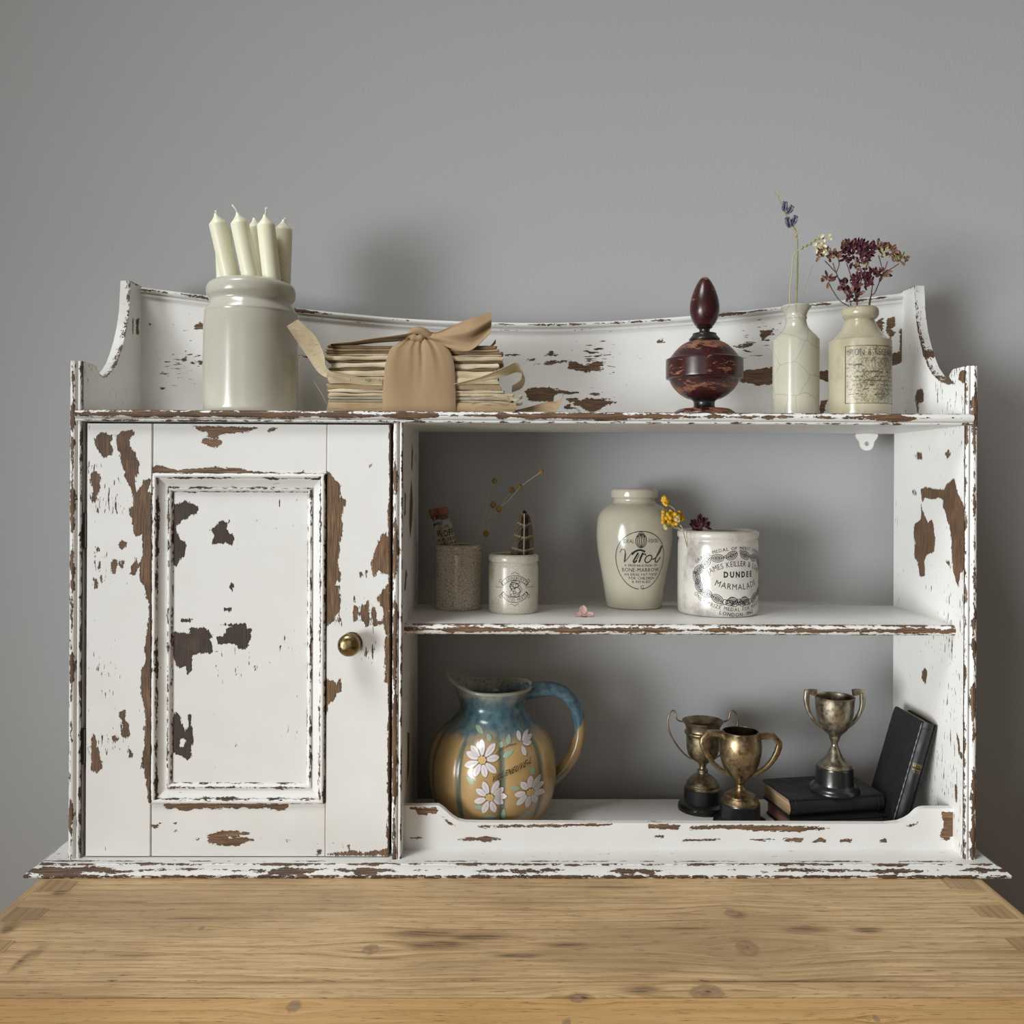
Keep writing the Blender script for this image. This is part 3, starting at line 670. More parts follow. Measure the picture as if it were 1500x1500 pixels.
# ------------------------------------------------------------------ pine chest under the cabinet
def m_pine():
    N = NT('old_waxed_pine')
    gv = N.attr('grain'); kn = N.attr('knot'); st = N.attr('stain')
    sx = N.n('ShaderNodeSeparateXYZ'); N.l(N.tc.outputs['Object'], sx.inputs[0])
    cb = N.n('ShaderNodeCombineXYZ'); N.l(N.math('MULTIPLY', sx.outputs[0], 3.2), cb.inputs[0]); N.l(N.math('MULTIPLY', gv, 0.45), cb.inputs[1])
    g1 = N.noise(cb.outputs[0], 1.0, 2, 0.5, 0.6)                       # broad figure
    cb2 = N.n('ShaderNodeCombineXYZ'); N.l(N.math('MULTIPLY', sx.outputs[0], 14.0), cb2.inputs[0]); N.l(N.math('MULTIPLY', gv, 4.5), cb2.inputs[1])
    g2 = N.noise(cb2.outputs[0], 1.0, 4, 0.7, 0.2)                      # fine streaks
    wv = N.math('FRACT', N.math('MULTIPLY', N.math('ADD', gv, N.math('MULTIPLY', g1, 1.6)), 1.0))
    lm = N.noise(cb2.outputs[0], 0.35, 2, 0.5); late = N.math('MULTIPLY', N.math('POWER', wv, 3.0), N.rng(lm, 0.36, 0.64, 0.15, 1.0))
    base = N.ramp(g2, [(0.25, (0.33, 0.21, 0.10)), (0.5, (0.64, 0.445, 0.23)), (0.72, (0.80, 0.59, 0.335))])
    col = N.mix(N.math('MULTIPLY', late, N.math('ADD', 0.75, N.math('MULTIPLY', N.attr('warm'), 0.4))), base, (0.33, 0.17, 0.06))
    big = N.noise(N.mapping((4, 9, 4)), 1, 3, 0.5)
    col = N.mix(N.rng(big, 0.44, 0.64, 0.0, 0.5), col, (0.30, 0.20, 0.105))
    warm = N.attr('warm'); col = N.mix(N.math('MULTIPLY', warm, 0.6), col, (0.66, 0.37, 0.12))
    # short dark scratches and pores along the grain
    cb3 = N.n('ShaderNodeCombineXYZ'); N.l(N.math('MULTIPLY', sx.outputs[0], 42.0), cb3.inputs[0]); N.l(N.math('MULTIPLY', gv, 11.0), cb3.inputs[1])
    pores = N.rng(N.noise(cb3.outputs[0], 1, 3, 0.6), 0.60, 0.68, 0.0, 0.9)
    col = N.mix(pores, col, (0.085, 0.055, 0.03))
    stm = N.math('MULTIPLY', N.rng(st, 0.15, 0.9), N.rng(g2, 0.36, 0.62)); col = N.mix(N.math('MULTIPLY', st, 0.35), col, (0.30, 0.16, 0.06)); col = N.mix(N.math('MULTIPLY', stm, 0.9), col, (0.060, 0.042, 0.028))
    kn2 = N.noise(N.mapping((90, 220, 90)), 1, 4, 0.6); kcol = N.mix(N.rng(kn2, 0.3, 0.7), (0.42, 0.28, 0.155), (0.27, 0.17, 0.09)); kcol = N.mix(N.rng(N.math('ADD', kn, N.math('MULTIPLY', N.math('SUBTRACT', kn2, 0.5), 1.2)), 0.02, 0.22, 1.0, 0.0), kcol, (0.05, 0.03, 0.02)); kcol = N.mix(N.rng(kn, 0.70, 0.98, 0.0, 0.6), kcol, (0.17, 0.10, 0.055))
    col = N.mix(N.rng(N.math('ADD', kn, N.math('MULTIPLY', N.math('SUBTRACT', kn2, 0.5), 0.7)), 0.70, 1.08, 0.92, 0.0), col, kcol)
    h = N.math('ADD', N.math('MULTIPLY', g2, 0.5), N.math('MULTIPLY', pores, -0.6))
    return N.done(col, N.rng(g2, 0.3, 0.7, 0.42, 0.56), N.bump(h, 0.35, 0.0008), spec=0.35)
M['pine'] = m_pine()
ZT = ZB0
chest = thing('pine_chest', (0.01, 0.93, ZFLOOR), 'old waxed pine chest with a knotty plank top carrying the white cabinet', 'chest')
CX0, CX1 = -0.4640, 0.4860
YS = [YB + 0.003, atZ(738, 1437, ZT).y, atZ(738, 1461, ZT).y, 0.655]
KN = [(543, 1391, 12, 7), (430, 1474, 9, 7), (1095, 1388, 17, 10), (1072, 1337, 12, 5), (1036, 1454, 24, 9), (845, 1463, 9, 5), (295, 1360, 6, 3), (1284, 1492, 5, 4), (830, 1497, 6, 4)]
KN = [(atZ(x, y, ZT).x, atZ(x, y, ZT).y, a * 0.00062, b * 0.00145) for x, y, a, b in KN]
STN = [(620, 1368, 60, 5), (700, 1372, 50, 5), (640, 1385, 50, 6), (90, 1305, 14, 8), (15, 1358, 12, 9), (850, 1461, 18, 4), (1270, 1362, 26, 4), (1080, 1340, 16, 5), (760, 1400, 40, 2), (830, 1384, 36, 3), (940, 1450, 30, 4), (1180, 1362, 40, 4), (30, 1410, 6, 12), (55, 1395, 5, 12), (431, 1474, 8, 3), (433, 1473, 5, 2), (900, 1300, 60, 1.5), (300, 1345, 80, 1.5), (1150, 1437, 200, 1.2), (400, 1440, 150, 1.2), (560, 1404, 30, 1.5), (200, 1400, 40, 1.5), (1000, 1360, 50, 1.5)]
STN = [(atZ(x, y, ZT).x, atZ(x, y, ZT).y, a * 0.00062, b * 0.0016) for x, y, a, b in STN]
def plank(y0, y1, seed, warm, z1=ZT):
    g = 0.0009
    vf = sweep([(y0 + g, z1 - 0.0012), (y0 + g + 0.0008, z1), (y1 - g - 0.0008, z1), (y1 - g, z1 - 0.0012), (y1 - g, z1 - 0.022), (y0 + g, z1 - 0.022)], 'x', CX0, CX1, 0.005, 0.003)
    V = np.array(vf[0]); gr = V[:, 1] * 75 + seed * 17.3; kd = np.full(len(V), 9.0); sd = np.zeros(len(V))
    for kx, ky, a, b in KN:
        if not (y0 - 0.004 < ky < y1 + 0.004): continue
        dx = (V[:, 0] - kx); dy = V[:, 1] - ky; r = np.hypot(dx / a, dy / b); kd = np.minimum(kd, r)
        infl = np.exp(-(dx / (a * 5.5)) ** 2) * np.exp(-(dy / (b * 4)) ** 2)
        gr += np.sign(dy) * -infl * (b * 75) * 0.9
    for kx, ky, a, b in STN:
        sd = np.maximum(sd, np.exp(-((V[:, 0] - kx) / a) ** 2 - ((V[:, 1] - ky) / b) ** 2))
    return mk('plank', vf, M['pine'], chest, angle=30, attrs={'grain': gr, 'knot': kd, 'stain': sd, 'warm': np.full(len(V), warm)})
plank(YS[1], YS[0], 1, 0.0); plank(YS[2], YS[1], 2, 0.15); plank(YS[3], YS[2], 3, 0.9)
def pine_bit(name, vf, seed, stain=0.0, swap=True, parent=chest):
    V = np.array(vf[0]); n = len(V); gr = (V[:, 0] if swap else V[:, 1]) * 120 + seed * 9.1 + V[:, 2] * 60
    return mk(name, vf, M['pine'], parent, angle=30, attrs={'grain': gr, 'knot': np.full(n, 9.0), 'stain': np.full(n, stain), 'warm': np.zeros(n)})
for sx_, xa, xb in ((-1, CX0, CX0 + 0.033), (1, CX1 - 0.034, CX1)):
    for j, yc in enumerate((0.9275, 0.867, 0.8065, 0.746)):
        if sx_ > 0: yc += 0.005
        h = 0.0145; xo, xi = (xa, xb) if sx_ < 0 else (xb, xa)
        t = [(xo, yc - h), (xo, yc + h), (xi, yc + h - 0.004), (xi, yc - h + 0.004)]
        Vv = [(x, y, ZT + 0.0003) for x, y in t] + [(x, y, ZT - 0.006) for x, y in t]
        pine_bit('dovetail', (Vv, [(0, 1, 2, 3), (4, 5, 6, 7)] + [(k, (k + 1) % 4, 4 + (k + 1) % 4, 4 + k) for k in range(4)]), j + 3 * sx_, 0.50)
for x0_, x1_ in ((CX0 - 0.0105, CX0 - 0.0006), (CX1 + 0.0006, CX1 + 0.0105)):
    pine_bit('edge_strip', box(x0_, x1_, YS[3], YS[0], ZT - 0.020, ZT - 0.0006, 0.0015), 5, 0.12)
for x0_, x1_ in ((CX0, CX0 + 0.022), (CX1 - 0.022, CX1)):
    pine_bit('side_board', box(x0_, x1_, YS[3] + 0.01, YS[0], ZFLOOR, ZT - 0.0225, 0.001), 7)
pine_bit('front_board', box(CX0 + 0.0225, CX1 - 0.0225, YS[3] + 0.01, YS[3] + 0.032, ZFLOOR, ZT - 0.0225, 0.001), 8)
# ------------------------------------------------------------------ lettering
_G = {}
def glyph(ch, bold=0.0):
    k = (ch, bold)
    if k in _G: return _G[k]
    cu = bpy.data.curves.new('t', 'FONT'); cu.body = ch; cu.size = 1.0; cu.resolution_u = 2; cu.offset = bold; cu.fill_mode = 'FRONT' if hasattr(cu, 'fill_mode') else cu.fill_mode
    ob = bpy.data.objects.new('t', cu); COL.objects.link(ob)
    dg = bpy.context.evaluated_depsgraph_get(); me = ob.evaluated_get(dg).to_mesh()
    V = [(v.co.x, v.co.y) for v in me.vertices]; Fs = [tuple(p.vertices) for p in me.polygons]
    ob.evaluated_get(dg).to_mesh_clear(); bpy.data.objects.remove(ob); bpy.data.curves.remove(cu)
    if V:
        x0 = min(v[0] for v in V); x1 = max(v[0] for v in V); V = [(x - x0, y) for x, y in V]; wd = x1 - x0
    else: wd = 0.28
    _G[k] = (V, Fs, wd); return _G[k]
CAP = None
def capH():
    global CAP
    if CAP is None: CAP = max(y for x, y in glyph('H')[0])
    return CAP
class Ink:
    """flat print collected in label units (u right, v up)"""
    def __init__(s): s.V = []; s.F = []
    def add(s, V, Fs):
        n = len(s.V); s.V += V; s.F += [tuple(i + n for i in f) for f in Fs]
    def line(s, text, cx, cy, h, width=None, gap=0.13, bold=0.0, shear=0.0, rot=0.0):
        k = h / capH(); g = [glyph(c, bold) for c in text]
        tot = sum(q[2] for q in g) + gap * (len(g) - 1); kx = (width / tot) if width else k
        x = -tot * kx / 2; cr, sr = math.cos(rot), math.sin(rot)
        for V, Fs, wd in g:
            L = []
            for a, b in V:
                p = x + a * kx + shear * (b * k - h / 2); q = b * k - h / 2
                L.append((cx + p * cr - q * sr, cy + p * sr + q * cr))
            s.add(L, Fs); x += (wd + gap) * kx
    def arc(s, text, cx, cy, rx, ry, a0, a1, h, gap=0.16, bold=0.012, inner=False):
        """letters spread along an ellipse from angle a0 to a1 (degrees, left to right)"""
        k = h / capH(); g = [glyph(c, bold) for c in text]; tot = sum(q[2] for q in g) + gap * (len(g) - 1)
        A = np.radians(np.linspace(a0, a1, 200)); X = cx + rx * np.cos(A); Y_ = cy + ry * np.sin(A)
        L = np.concatenate([[0], np.cumsum(np.hypot(np.diff(X), np.diff(Y_)))]); kx = L[-1] / tot; x = 0
        for V, Fs, wd in g:
            m = (x + wd / 2) * kx; px = np.interp(m, L, X); py = np.interp(m, L, Y_)
            q = min(L[-1] - 1e-6, m + 0.01); p2 = max(0, m - 0.01)
            t = math.atan2(np.interp(q, L, Y_) - np.interp(p2, L, Y_), np.interp(q, L, X) - np.interp(p2, L, X))
            c, sn = math.cos(t), math.sin(t); out = []
            for a, b in V:
                u = (a - wd / 2) * kx; v = b * k - h / 2; out.append((px + u * c - v * sn, py + u * sn + v * c))
            s.add(out, Fs); x += wd + gap
    def stroke(s, pts, w, closed=False, taper=False):
        P = [np.array(p, float) for p in pts]; n = len(P); Lf = []; Rt = []
        for i in range(n):
            a = P[(i - 1) % n] if closed or i else P[i]; b = P[(i + 1) % n] if closed or i < n - 1 else P[i]
            d = b - a; d = d / (np.linalg.norm(d) + 1e-12); nn = np.array((-d[1], d[0]))
            ww = (w[i] if isinstance(w, (list, tuple)) else w) / 2
            if taper: ww *= 0.25 + 0.75 * math.sin(math.pi * i / (n - 1))
            Lf.append(tuple(P[i] + nn * ww)); Rt.append(tuple(P[i] - nn * ww))
        Fs = [(i, (i + 1) % n, n + (i + 1) % n, n + i) for i in range(n if closed else n - 1)]
        s.add(Lf + Rt, Fs)
    def oval(s, cx, cy, rx, ry, w, n=48, a0=0, a1=360, rot=0.0):
        cl = abs(a1 - a0) >= 360; A = np.radians(np.linspace(a0, a1, n, endpoint=not cl)); c, sn = math.cos(rot), math.sin(rot)
        s.stroke([(cx + rx * math.cos(t) * c - ry * math.sin(t) * sn, cy + rx * math.cos(t) * sn + ry * math.sin(t) * c) for t in A], w, cl)
    def blob(s, pts):
        s.add([tuple(p) for p in pts], [tuple(range(len(pts)))])
    def fine(s, mx):
        """cut long edges so that print can follow a curved surface"""
        bm = bmesh.new(); vv = [bm.verts.new((x, y, 0)) for x, y in s.V]
        for f in s.F:
            try: bm.faces.new([vv[i] for i in f])
            except Exception: pass
        bmesh.ops.triangulate(bm, faces=bm.faces)
        for _ in range(4):
            lg = [e for e in bm.edges if e.calc_length() > mx]
            if not lg: break
            bmesh.ops.subdivide_edges(bm, edges=lg, cuts=1); bmesh.ops.triangulate(bm, faces=bm.faces)
        bm.verts.index_update(); s.V = [(v.co.x, v.co.y) for v in bm.verts]; s.F = [tuple(v.index for v in f.verts) for f in bm.faces]; bm.free(); return s
def wrap(ink, c, rz, z0, ang0, scale, off=0.00018):
    """wrap label units round a turned pot: c axis (x,y), rz(z) radius, z0 height of v=0, ang0 where u=0 faces"""
    out = []
    r0 = rz(z0)
    for u, v in ink.V:
        z = z0 + v * scale; r = rz(z) + off; a = ang0 + u * scale / r0
        out.append((c[0] + r * math.sin(a), c[1] - r * math.cos(a), z))
    return out, ink.F
def project(ink, bvh, y0, off=0.0002, conv=None):
    """press flat print given in (x,z) against a surface, straight back"""
    out = []
    for u, v in ink.V:
        x, z = conv(u, v) if conv else (u, v)
        h = bvh.ray_cast(Vector((x, y0, z)), Vector((0, 1, 0)))
        if h[0] is None: out.append((x, y0 + 0.06, z)); continue
        nr = h[1] if h[1].y < 0 else -h[1]
        out.append(tuple(h[0] + nr * off))
    return out, ink.F
def radius_fn(prof):
    z = [p[1] for p in prof]; r = [p[0] for p in prof]; i = np.argsort(z); zz = np.array(z)[i]; rr = np.array(r)[i]
    return lambda q: float(np.interp(q, zz, rr))
def pot(outer, wall, depth_z, inner_r=None):
    """outer profile from foot to lip -> closed profile with a hollow inside"""
    top = outer[-1]; pr = [(0, outer[0][1])] + list(outer)
    ir = inner_r if inner_r else top[0] - wall
    pr += [(top[0] - wall * 0.35, top[1] + wall * 0.25), (ir, top[1] - wall * 0.2)]
    body = [(max(r - wall, 0.002), z) for r, z in reversed(outer) if z < top[1] - 0.008 and z > depth_z]
    if inner_r: body = [(min(r, inner_r), z) if z > top[1] - 0.02 else (r, z) for r, z in body]
    return pr + body + [(body[-1][0] if body else ir, depth_z), (0, depth_z)]

# ------------------------------------------------------------------ more materials
def m_glaze(name, c0, c1, rough=0.16, speck=0.25, scale=120.0, crackle=0.0, crk_scale=260.0, coat=0.4, stain=None, stain_amt=0.0, crk_col=(0.12, 0.09, 0.06), crk_w=(0.02, 0.10), pit=0.05):
    N = NT(name); n = N.noise(N.mapping((scale,) * 3), 1, 5, 0.65); n2 = N.noise(N.mapping((14, 14, 14)), 1, 3, 0.55)
    col = N.mix(N.rng(n2, 0.3, 0.7), tuple(c0), tuple(c1))
    sp = N.rng(n, 0.64, 0.74, 0.0, speck); col = N.mix(sp, col, (0.10, 0.085, 0.06))
    if stain:
        s1 = N.noise(N.mapping((26, 26, 20), loc=(2, 5, 1)), 1, 5, 0.65); col = N.mix(N.rng(s1, 0.50, 0.72, 0.0, stain_amt), col, tuple(stain))
    if crackle:
        d = N.noise(N.mapping((90, 90, 90)), 1, 2, 0.5, out=1)
        v = N.n('ShaderNodeVectorMath', operation='MULTIPLY_ADD'); N.l(d, v.inputs[0]); v.inputs[1].default_value = (0.004, 0.004, 0.004); N.l(N.tc.outputs['Object'], v.inputs[2])
        e = N.voro(v.outputs[0], crk_scale, 'DISTANCE_TO_EDGE'); col = N.mix(N.rng(e, crk_w[0], crk_w[1], crackle, 0.0), col, tuple(crk_col))
    h = N.noise(N.mapping((400, 400, 400)), 1, 2, 0.5)
    return N.done(col, rough, N.bump(N.math('ADD', N.noise(N.mapping((60, 60, 25)), 1, 2, 0.5), N.math('MULTIPLY', N.noise(N.mapping((330, 330, 330)), 1, 2, 0.6), pit)), 0.06, 0.002), coat=coat * 0.35, spec=0.45)
M['stoneware'] = m_glaze('grey_stoneware_glaze', (0.50, 0.485, 0.405), (0.55, 0.535, 0.455), 0.20, 0.25, 700.0, pit=0.45)
M['cream_ware'] = m_glaze('pale_stoneware_glaze', (0.50, 0.465, 0.365), (0.54, 0.50, 0.40), 0.16, 0.25, 380.0)
M['bottle_glaze'] = m_glaze('cracked_bottle_glaze', (0.45, 0.43, 0.345), (0.50, 0.475, 0.385), 0.18, 0.3, 300.0, 0.45, 34.0, 0.4, None, 0, (0.22, 0.19, 0.14), (0.004, 0.022))
M['bottle_tan'] = m_glaze('tan_bottle_glaze', (0.43, 0.385, 0.27), (0.48, 0.43, 0.31), 0.20, 0.3, 260.0, 0.0, 34.0, 0.4, (0.22, 0.18, 0.11), 0.35)
M['crackle'] = m_glaze('brown_crackle_glaze', (0.56, 0.49, 0.39), (0.62, 0.55, 0.45), 0.15, 0.15, 200.0, 0.55, 270.0, 0.5, (0.30, 0.235, 0.165), 0.5)
M['white_crackle'] = m_glaze('stained_white_glaze', (0.64, 0.59, 0.50), (0.70, 0.65, 0.56), 0.26, 0.5, 420.0, 0.35, 520.0, 0.4, (0.34, 0.25, 0.15), 0.75, (0.25, 0.18, 0.11))
M['marmalade'] = m_glaze('white_marmalade_glaze', (0.66, 0.62, 0.56), (0.71, 0.675, 0.615), 0.22, 0.3, 300.0, 0.10, 300.0, 0.5, (0.24, 0.21, 0.20), 0.75, (0.4, 0.34, 0.30))
def m_print(name, col=(0.014, 0.014, 0.016), wearamt=0.28):
    N = NT(name); n = N.noise(N.mapping((900, 900, 900)), 1, 3, 0.6)
    c = N.mix(N.rng(n, 0.56, 0.68, 0.0, wearamt), tuple(col), (0.30, 0.28, 0.25)); return N.done(c, 0.3)
M['ink'] = m_print('black_transfer_print'); M['ink_faint'] = m_print('faded_print', (0.075, 0.062, 0.04), 0.9)
def m_wax():
    N = NT('cream_candle_wax'); n = N.noise(N.mapping((40, 40, 25)), 1, 3, 0.5)
    N.done(N.mix(n, (0.83, 0.81, 0.60), (0.86, 0.85, 0.70)), 0.38, N.bump(n, 0.05, 0.002))
    b = N.b; b.inputs['Subsurface Weight'].default_value = 0.35; b.inputs['Subsurface Radius'].default_value = (0.012, 0.010, 0.005); b.inputs['Subsurface Scale'].default_value = 0.6
    return N.m
M['wax'] = m_wax()
M['wick'] = m_plain('white_wick', (0.75, 0.72, 0.62), 0.8)

# ------------------------------------------------------------------ top shelf: jar of candles
def turned(name, mat, cx, Y, pts, zb, label, cat, wall=0.005, hollow=None, smooth_n=5, seg=72, angle=50, inner=None):
    base = atY(cx, 600, Y); pr = pxprof(cx, Y, pts, zb)
    pr = [(max(r, 0.0), z) for r, z in catmull(pr, smooth_n)] if smooth_n else pr
    c = (base.x, Y); outer = pr
    if hollow is not None: pr = pot(outer, wall, zb + hollow, inner)
    else: pr = [(0, outer[0][1])] + list(outer) + ([(0, outer[-1][1])] if outer[-1][0] > 1e-5 else [])
    if label is None: return c, outer, pr
    t = thing(name, (c[0], Y, zb), label, cat)
    return t, c, outer, pr
JY = 1.035
t, c, outer, pr = turned('stoneware_jar', 'stoneware', 367.5, JY, [(62, 610), (66, 606), (67, 595), (67.2, 560), (67.2, 520), (67, 485), (66.4, 470), (65.6, 463), (65.8, 459.8), (64, 456), (60.5, 450), (58.3, 445), (59.5, 441), (62.5, 436), (63.4, 430), (62.6, 423), (59, 418), (56, 416.5)], ZTOP1,
    'big grey-green salt-glazed stoneware jar holding the candles', 'jar', hollow=0.012, smooth_n=4)
mk('jar_body', lathe(c, pr, 96), M['stoneware'], t)
JC = c
def candle(top, bot, wick, Y0, Y1, label, r=13.6):
    a = atY(top[0], top[1], Y0); b = atY(bot[0], bot[1], (Y0 + Y1) / 2 if False else Y1)
    d = (b - a); zt = ZTOP1 + 0.062; b = a + d * ((zt - a.z) / d.z)
    wk = atY(wick[0], wick[1], Y0); rr = r * S(Y0); u = (a - b).normalized()
    t = thing('candle', tuple(b), label, 'candle', 'cream candles in the stoneware jar')
    P = [b, b + u * 0.001, b + (a - b) * 0.5, a - u * 0.001, a + u * 0.001, a + u * 0.0045 , a + u * 0.0085, a + u * 0.0115]
    mk('wax_stick', tube(P, [rr * 0.9, rr, rr * 0.99, rr * 0.965, rr * 0.93, rr * 0.58, rr * 0.26, rr * 0.16], 24), M['wax'], t, angle=60)
    s0 = a + u * 0.0095; mid = s0.lerp(wk, 0.55) + Vector((0.0008, 0, 0.001))
    mk('wick', tube(catmull([tuple(s0), tuple(mid), tuple(wk), tuple(wk + Vector((0.0022, 0, -0.0004)))], 5), 0.0009, 6), M['wick'], t)
candle((319.4, 328), (340, 416), (315, 309), 1.012, 1.022, 'leftmost cream candle in the stoneware jar, leaning left')
candle((351, 327), (370, 416), (340, 301), 1.006, 1.012, 'tallest cream candle in the stoneware jar, second from the left, leaning left')
candle((389.6, 330), (399, 417), (389, 305), 1.010, 1.016, 'cream candle right of the middle at the front of the jar')
candle((415, 337), (412, 418), (416, 320), 1.034, 1.034, 'rightmost cream candle in the stoneware jar, a little shorter')
candle((374, 334), (384, 417), (372, 322), 1.058, 1.058, 'cream candle at the back of the jar, only a sliver showing between two others', 12.5)
candle((327, 338), (330, 416), (326, 322), 1.050, 1.050, 'cream candle half hidden behind the leftmost one in the jar', 12.5)

# ------------------------------------------------------------------ turned finial
def m_finial():
    N = NT('worn_oxblood_paint'); n = N.noise(N.mapping((90, 90, 330)), 1, 5, 0.7); n2 = N.noise(N.mapping((28, 28, 60)), 1, 2, 0.5)
    fin = N.ramp(N.noise(N.mapping((120, 120, 120)), 1, 3, 0.6), [(0.3, (0.020, 0.006, 0.006)), (0.6, (0.042, 0.008, 0.009)), (0.8, (0.075, 0.018, 0.014))])
    raw = N.ramp(N.noise(N.mapping((80, 80, 400)), 1, 4, 0.6), [(0.3, (0.14, 0.048, 0.022)), (0.7, (0.28, 0.115, 0.058))])
    wr = N.attr('wear')
    m = N.rng(N.math('ADD', N.math('MULTIPLY', N.math('SUBTRACT', n, 0.5), 1.5), N.math('ADD', N.math('MULTIPLY', N.math('SUBTRACT', n2, 0.5), 0.9), N.math('MULTIPLY', wr, 0.62))), 0.135, 0.165)
    return N.done(N.mix(m, fin, raw), N.rng(m, 0, 1, 0.28, 0.65), N.bump(m, -0.3, 0.0005), coat=0.05)
M['finial'] = m_finial(); M['ebony'] = m_plain('blackened_wood', (0.016, 0.012, 0.011), 0.32, coat=0.2)
FX, FY = 1031.5, 1.045
fc = atY(FX, 600, FY)
fin = thing('turned_finial', (fc.x, FY, ZTOP1), 'dark red turned wooden finial with a pointed top, paint worn to wood', 'finial')
def fpart(name, pts, mat, dark=0.0, n=4, wearf=None):
    pr = catmull(pxprof(FX, FY, pts), n) if n else pxprof(FX, FY, pts)
    pr = [(max(0, r), max(z, ZTOP1)) for r, z in pr]
    vf = lathe((fc.x, FY), [(0, pr[0][1])] + pr + ([(0, pr[-1][1])] if pr[-1][0] > 1e-4 else []), 64)
    V = np.array(vf[0]); wv = np.array([wearf(z) for z in V[:, 2]]) if wearf else np.zeros(len(V))
    return mk(name, vf, M[mat], fin, angle=38, attrs={'wear': wv})
zf = lambda y: atY(FX, y, FY).z
gau = lambda z, y, w_: math.exp(-((z - zf(y)) / (w_ * S(FY))) ** 2)
fpart('foot', [(45, 611), (45.5, 608), (44, 604.5), (40, 601.5), (36, 599.5), (24, 598)], 'finial', wearf=lambda z: 0.30)
fpart('waist', [(22, 599), (16.5, 597), (15.2, 593), (16, 588), (20, 585), (26, 583)], 'ebony')
fpart('bulb', [(24, 584), (31, 580.5), (39, 574), (46, 566), (50, 559), (51.2, 556), (55.2, 554.5), (55.8, 551), (55.8, 530), (55.2, 526.5), (51, 525), (47, 520), (41, 512.5), (33, 505.5), (25, 501), (19, 499)], 'finial', n=3,
      wearf=lambda z: -0.10 + 0.34 * gau(z, 571, 7) + 0.36 * gau(z, 509, 7) + 0.12 * gau(z, 550, 3))
fpart('collar', [(21.5, 500), (22.6, 497.5), (20, 494), (17.5, 491), (16.5, 488.5), (9, 487.5)], 'ebony')
fpart('neck', [(8.5, 489), (7.6, 486), (8.2, 482.5), (11.5, 480), (11.8, 479), (9, 478)], 'ebony')
fpart('pointed_top', [(9, 479.5), (13, 477), (17.5, 470), (20.6, 461), (21.4, 452), (20.6, 443), (18.3, 433), (15, 424), (11, 415.5), (6.5, 409), (3, 406.4), (0, 405.8)], 'finial', wearf=lambda z: -0.16 + 0.42 * gau(z, 408, 8))

# ------------------------------------------------------------------ two stoneware bottles
BY1 = 1.045
t, c1, outer1, pr = turned('stoneware_bottle', 'bottle_glaze', 1165.5, BY1, [(31.5, 610), (33, 608), (33.2, 590), (33.2, 540), (33.2, 503), (32.6, 498), (29, 493), (23, 487), (18, 481), (15.2, 474), (14.6, 469), (15.6, 466.5), (15.0, 463.5), (16, 459), (19.5, 453), (21.8, 450), (21, 448.6)], ZTOP1,
    'tall narrow pale stoneware bottle with crackled glaze, holding the green stem', 'bottle', 0.003, 0.008, 4, 64)
mk('bottle_body', lathe(c1, pr, 72), M['bottle_glaze'], t)
BY2 = 1.035
t, c2, outer2, pr = turned('stoneware_bottle', 'bottle_tan', 1259.3, BY2, [(42, 612), (43.8, 609), (44, 590), (44, 540), (44, 505), (43.2, 501), (38.5, 497.5), (32, 491), (26, 482), (22, 474), (20.2, 469.5), (22, 467.5), (25.2, 464), (26.3, 459), (25.4, 454), (23.5, 452)], ZTOP1,
    'squat tan stoneware bottle with a faded printed label, holding dried purple flowers', 'bottle', 0.004, 0.008, 4, 64)
b2 = mk('bottle_body', lathe(c2, pr, 72), M['bottle_tan'], t)
rz = radius_fn([p for p in outer2 if p[1] < zf(505)]); K = Ink()
K.stroke([(-36, 40), (46, 40)], 1.0); K.stroke([(-36, -42), (46, -42)], 0.9); K.stroke([(-36, 40), (-36, -42)], 1.3); K.stroke([(46, 40), (46, -42)], 0.9)
K.line('IRON & RECLAIM', 5, 31, 9, 72, bold=0.0)
K.stroke([(-31, 13), (-27, 14), (-23, 12.5), (-18, 13.6), (-13, 13)], 2.2)
rnd = random.Random(5)
for row, yv in enumerate((3, -4, -10, -16, -22, -29)):
    x = -31
    while x < 42:
        wd = rnd.uniform(2, 8)
        if rnd.random() < 0.72: K.stroke([(x + q * wd / 4, yv + rnd.uniform(-0.9, 0.9)) for q in range(5)], rnd.uniform(0.7, 1.7))
        x += wd + rnd.uniform(0.8, 2.4)
K.oval(14, -30, 6.5, 6.5, 0.7); K.oval(14, -30, 4, 4, 0.6); K.fine(4)
mk('printed_label', wrap(K, c2, rz, atY(1259, 552, BY2).z, math.radians(-0.5), S(BY2)), M['ink_faint'], t, smooth=False)
def m_mottle():
    N = NT('mottled_label_ground'); n = N.noise(N.mapping((420, 420, 420)), 1, 5, 0.75); n2 = N.noise(N.mapping((60, 60, 60)), 1, 3, 0.6)
    return N.done(N.mix(N.rng(N.math('ADD', n, N.math('MULTIPLY', n2, 0.5)), 0.60, 0.85), (0.15, 0.125, 0.07), (0.46, 0.41, 0.29)), 0.35)
M['mottle'] = m_mottle()
K = Ink(); K.blob([(-35.5, 34), (-10, 39), (20, 39.5), (46, 39), (46, -20), (44, -41), (12, -41.5), (-10, -40), (-34, -41)]); K.fine(4)
mk('label_ground', wrap(K, c2, rz, atY(1259, 552, BY2).z, math.radians(-0.5), S(BY2), 0.00008), M['mottle'], t, smooth=False)

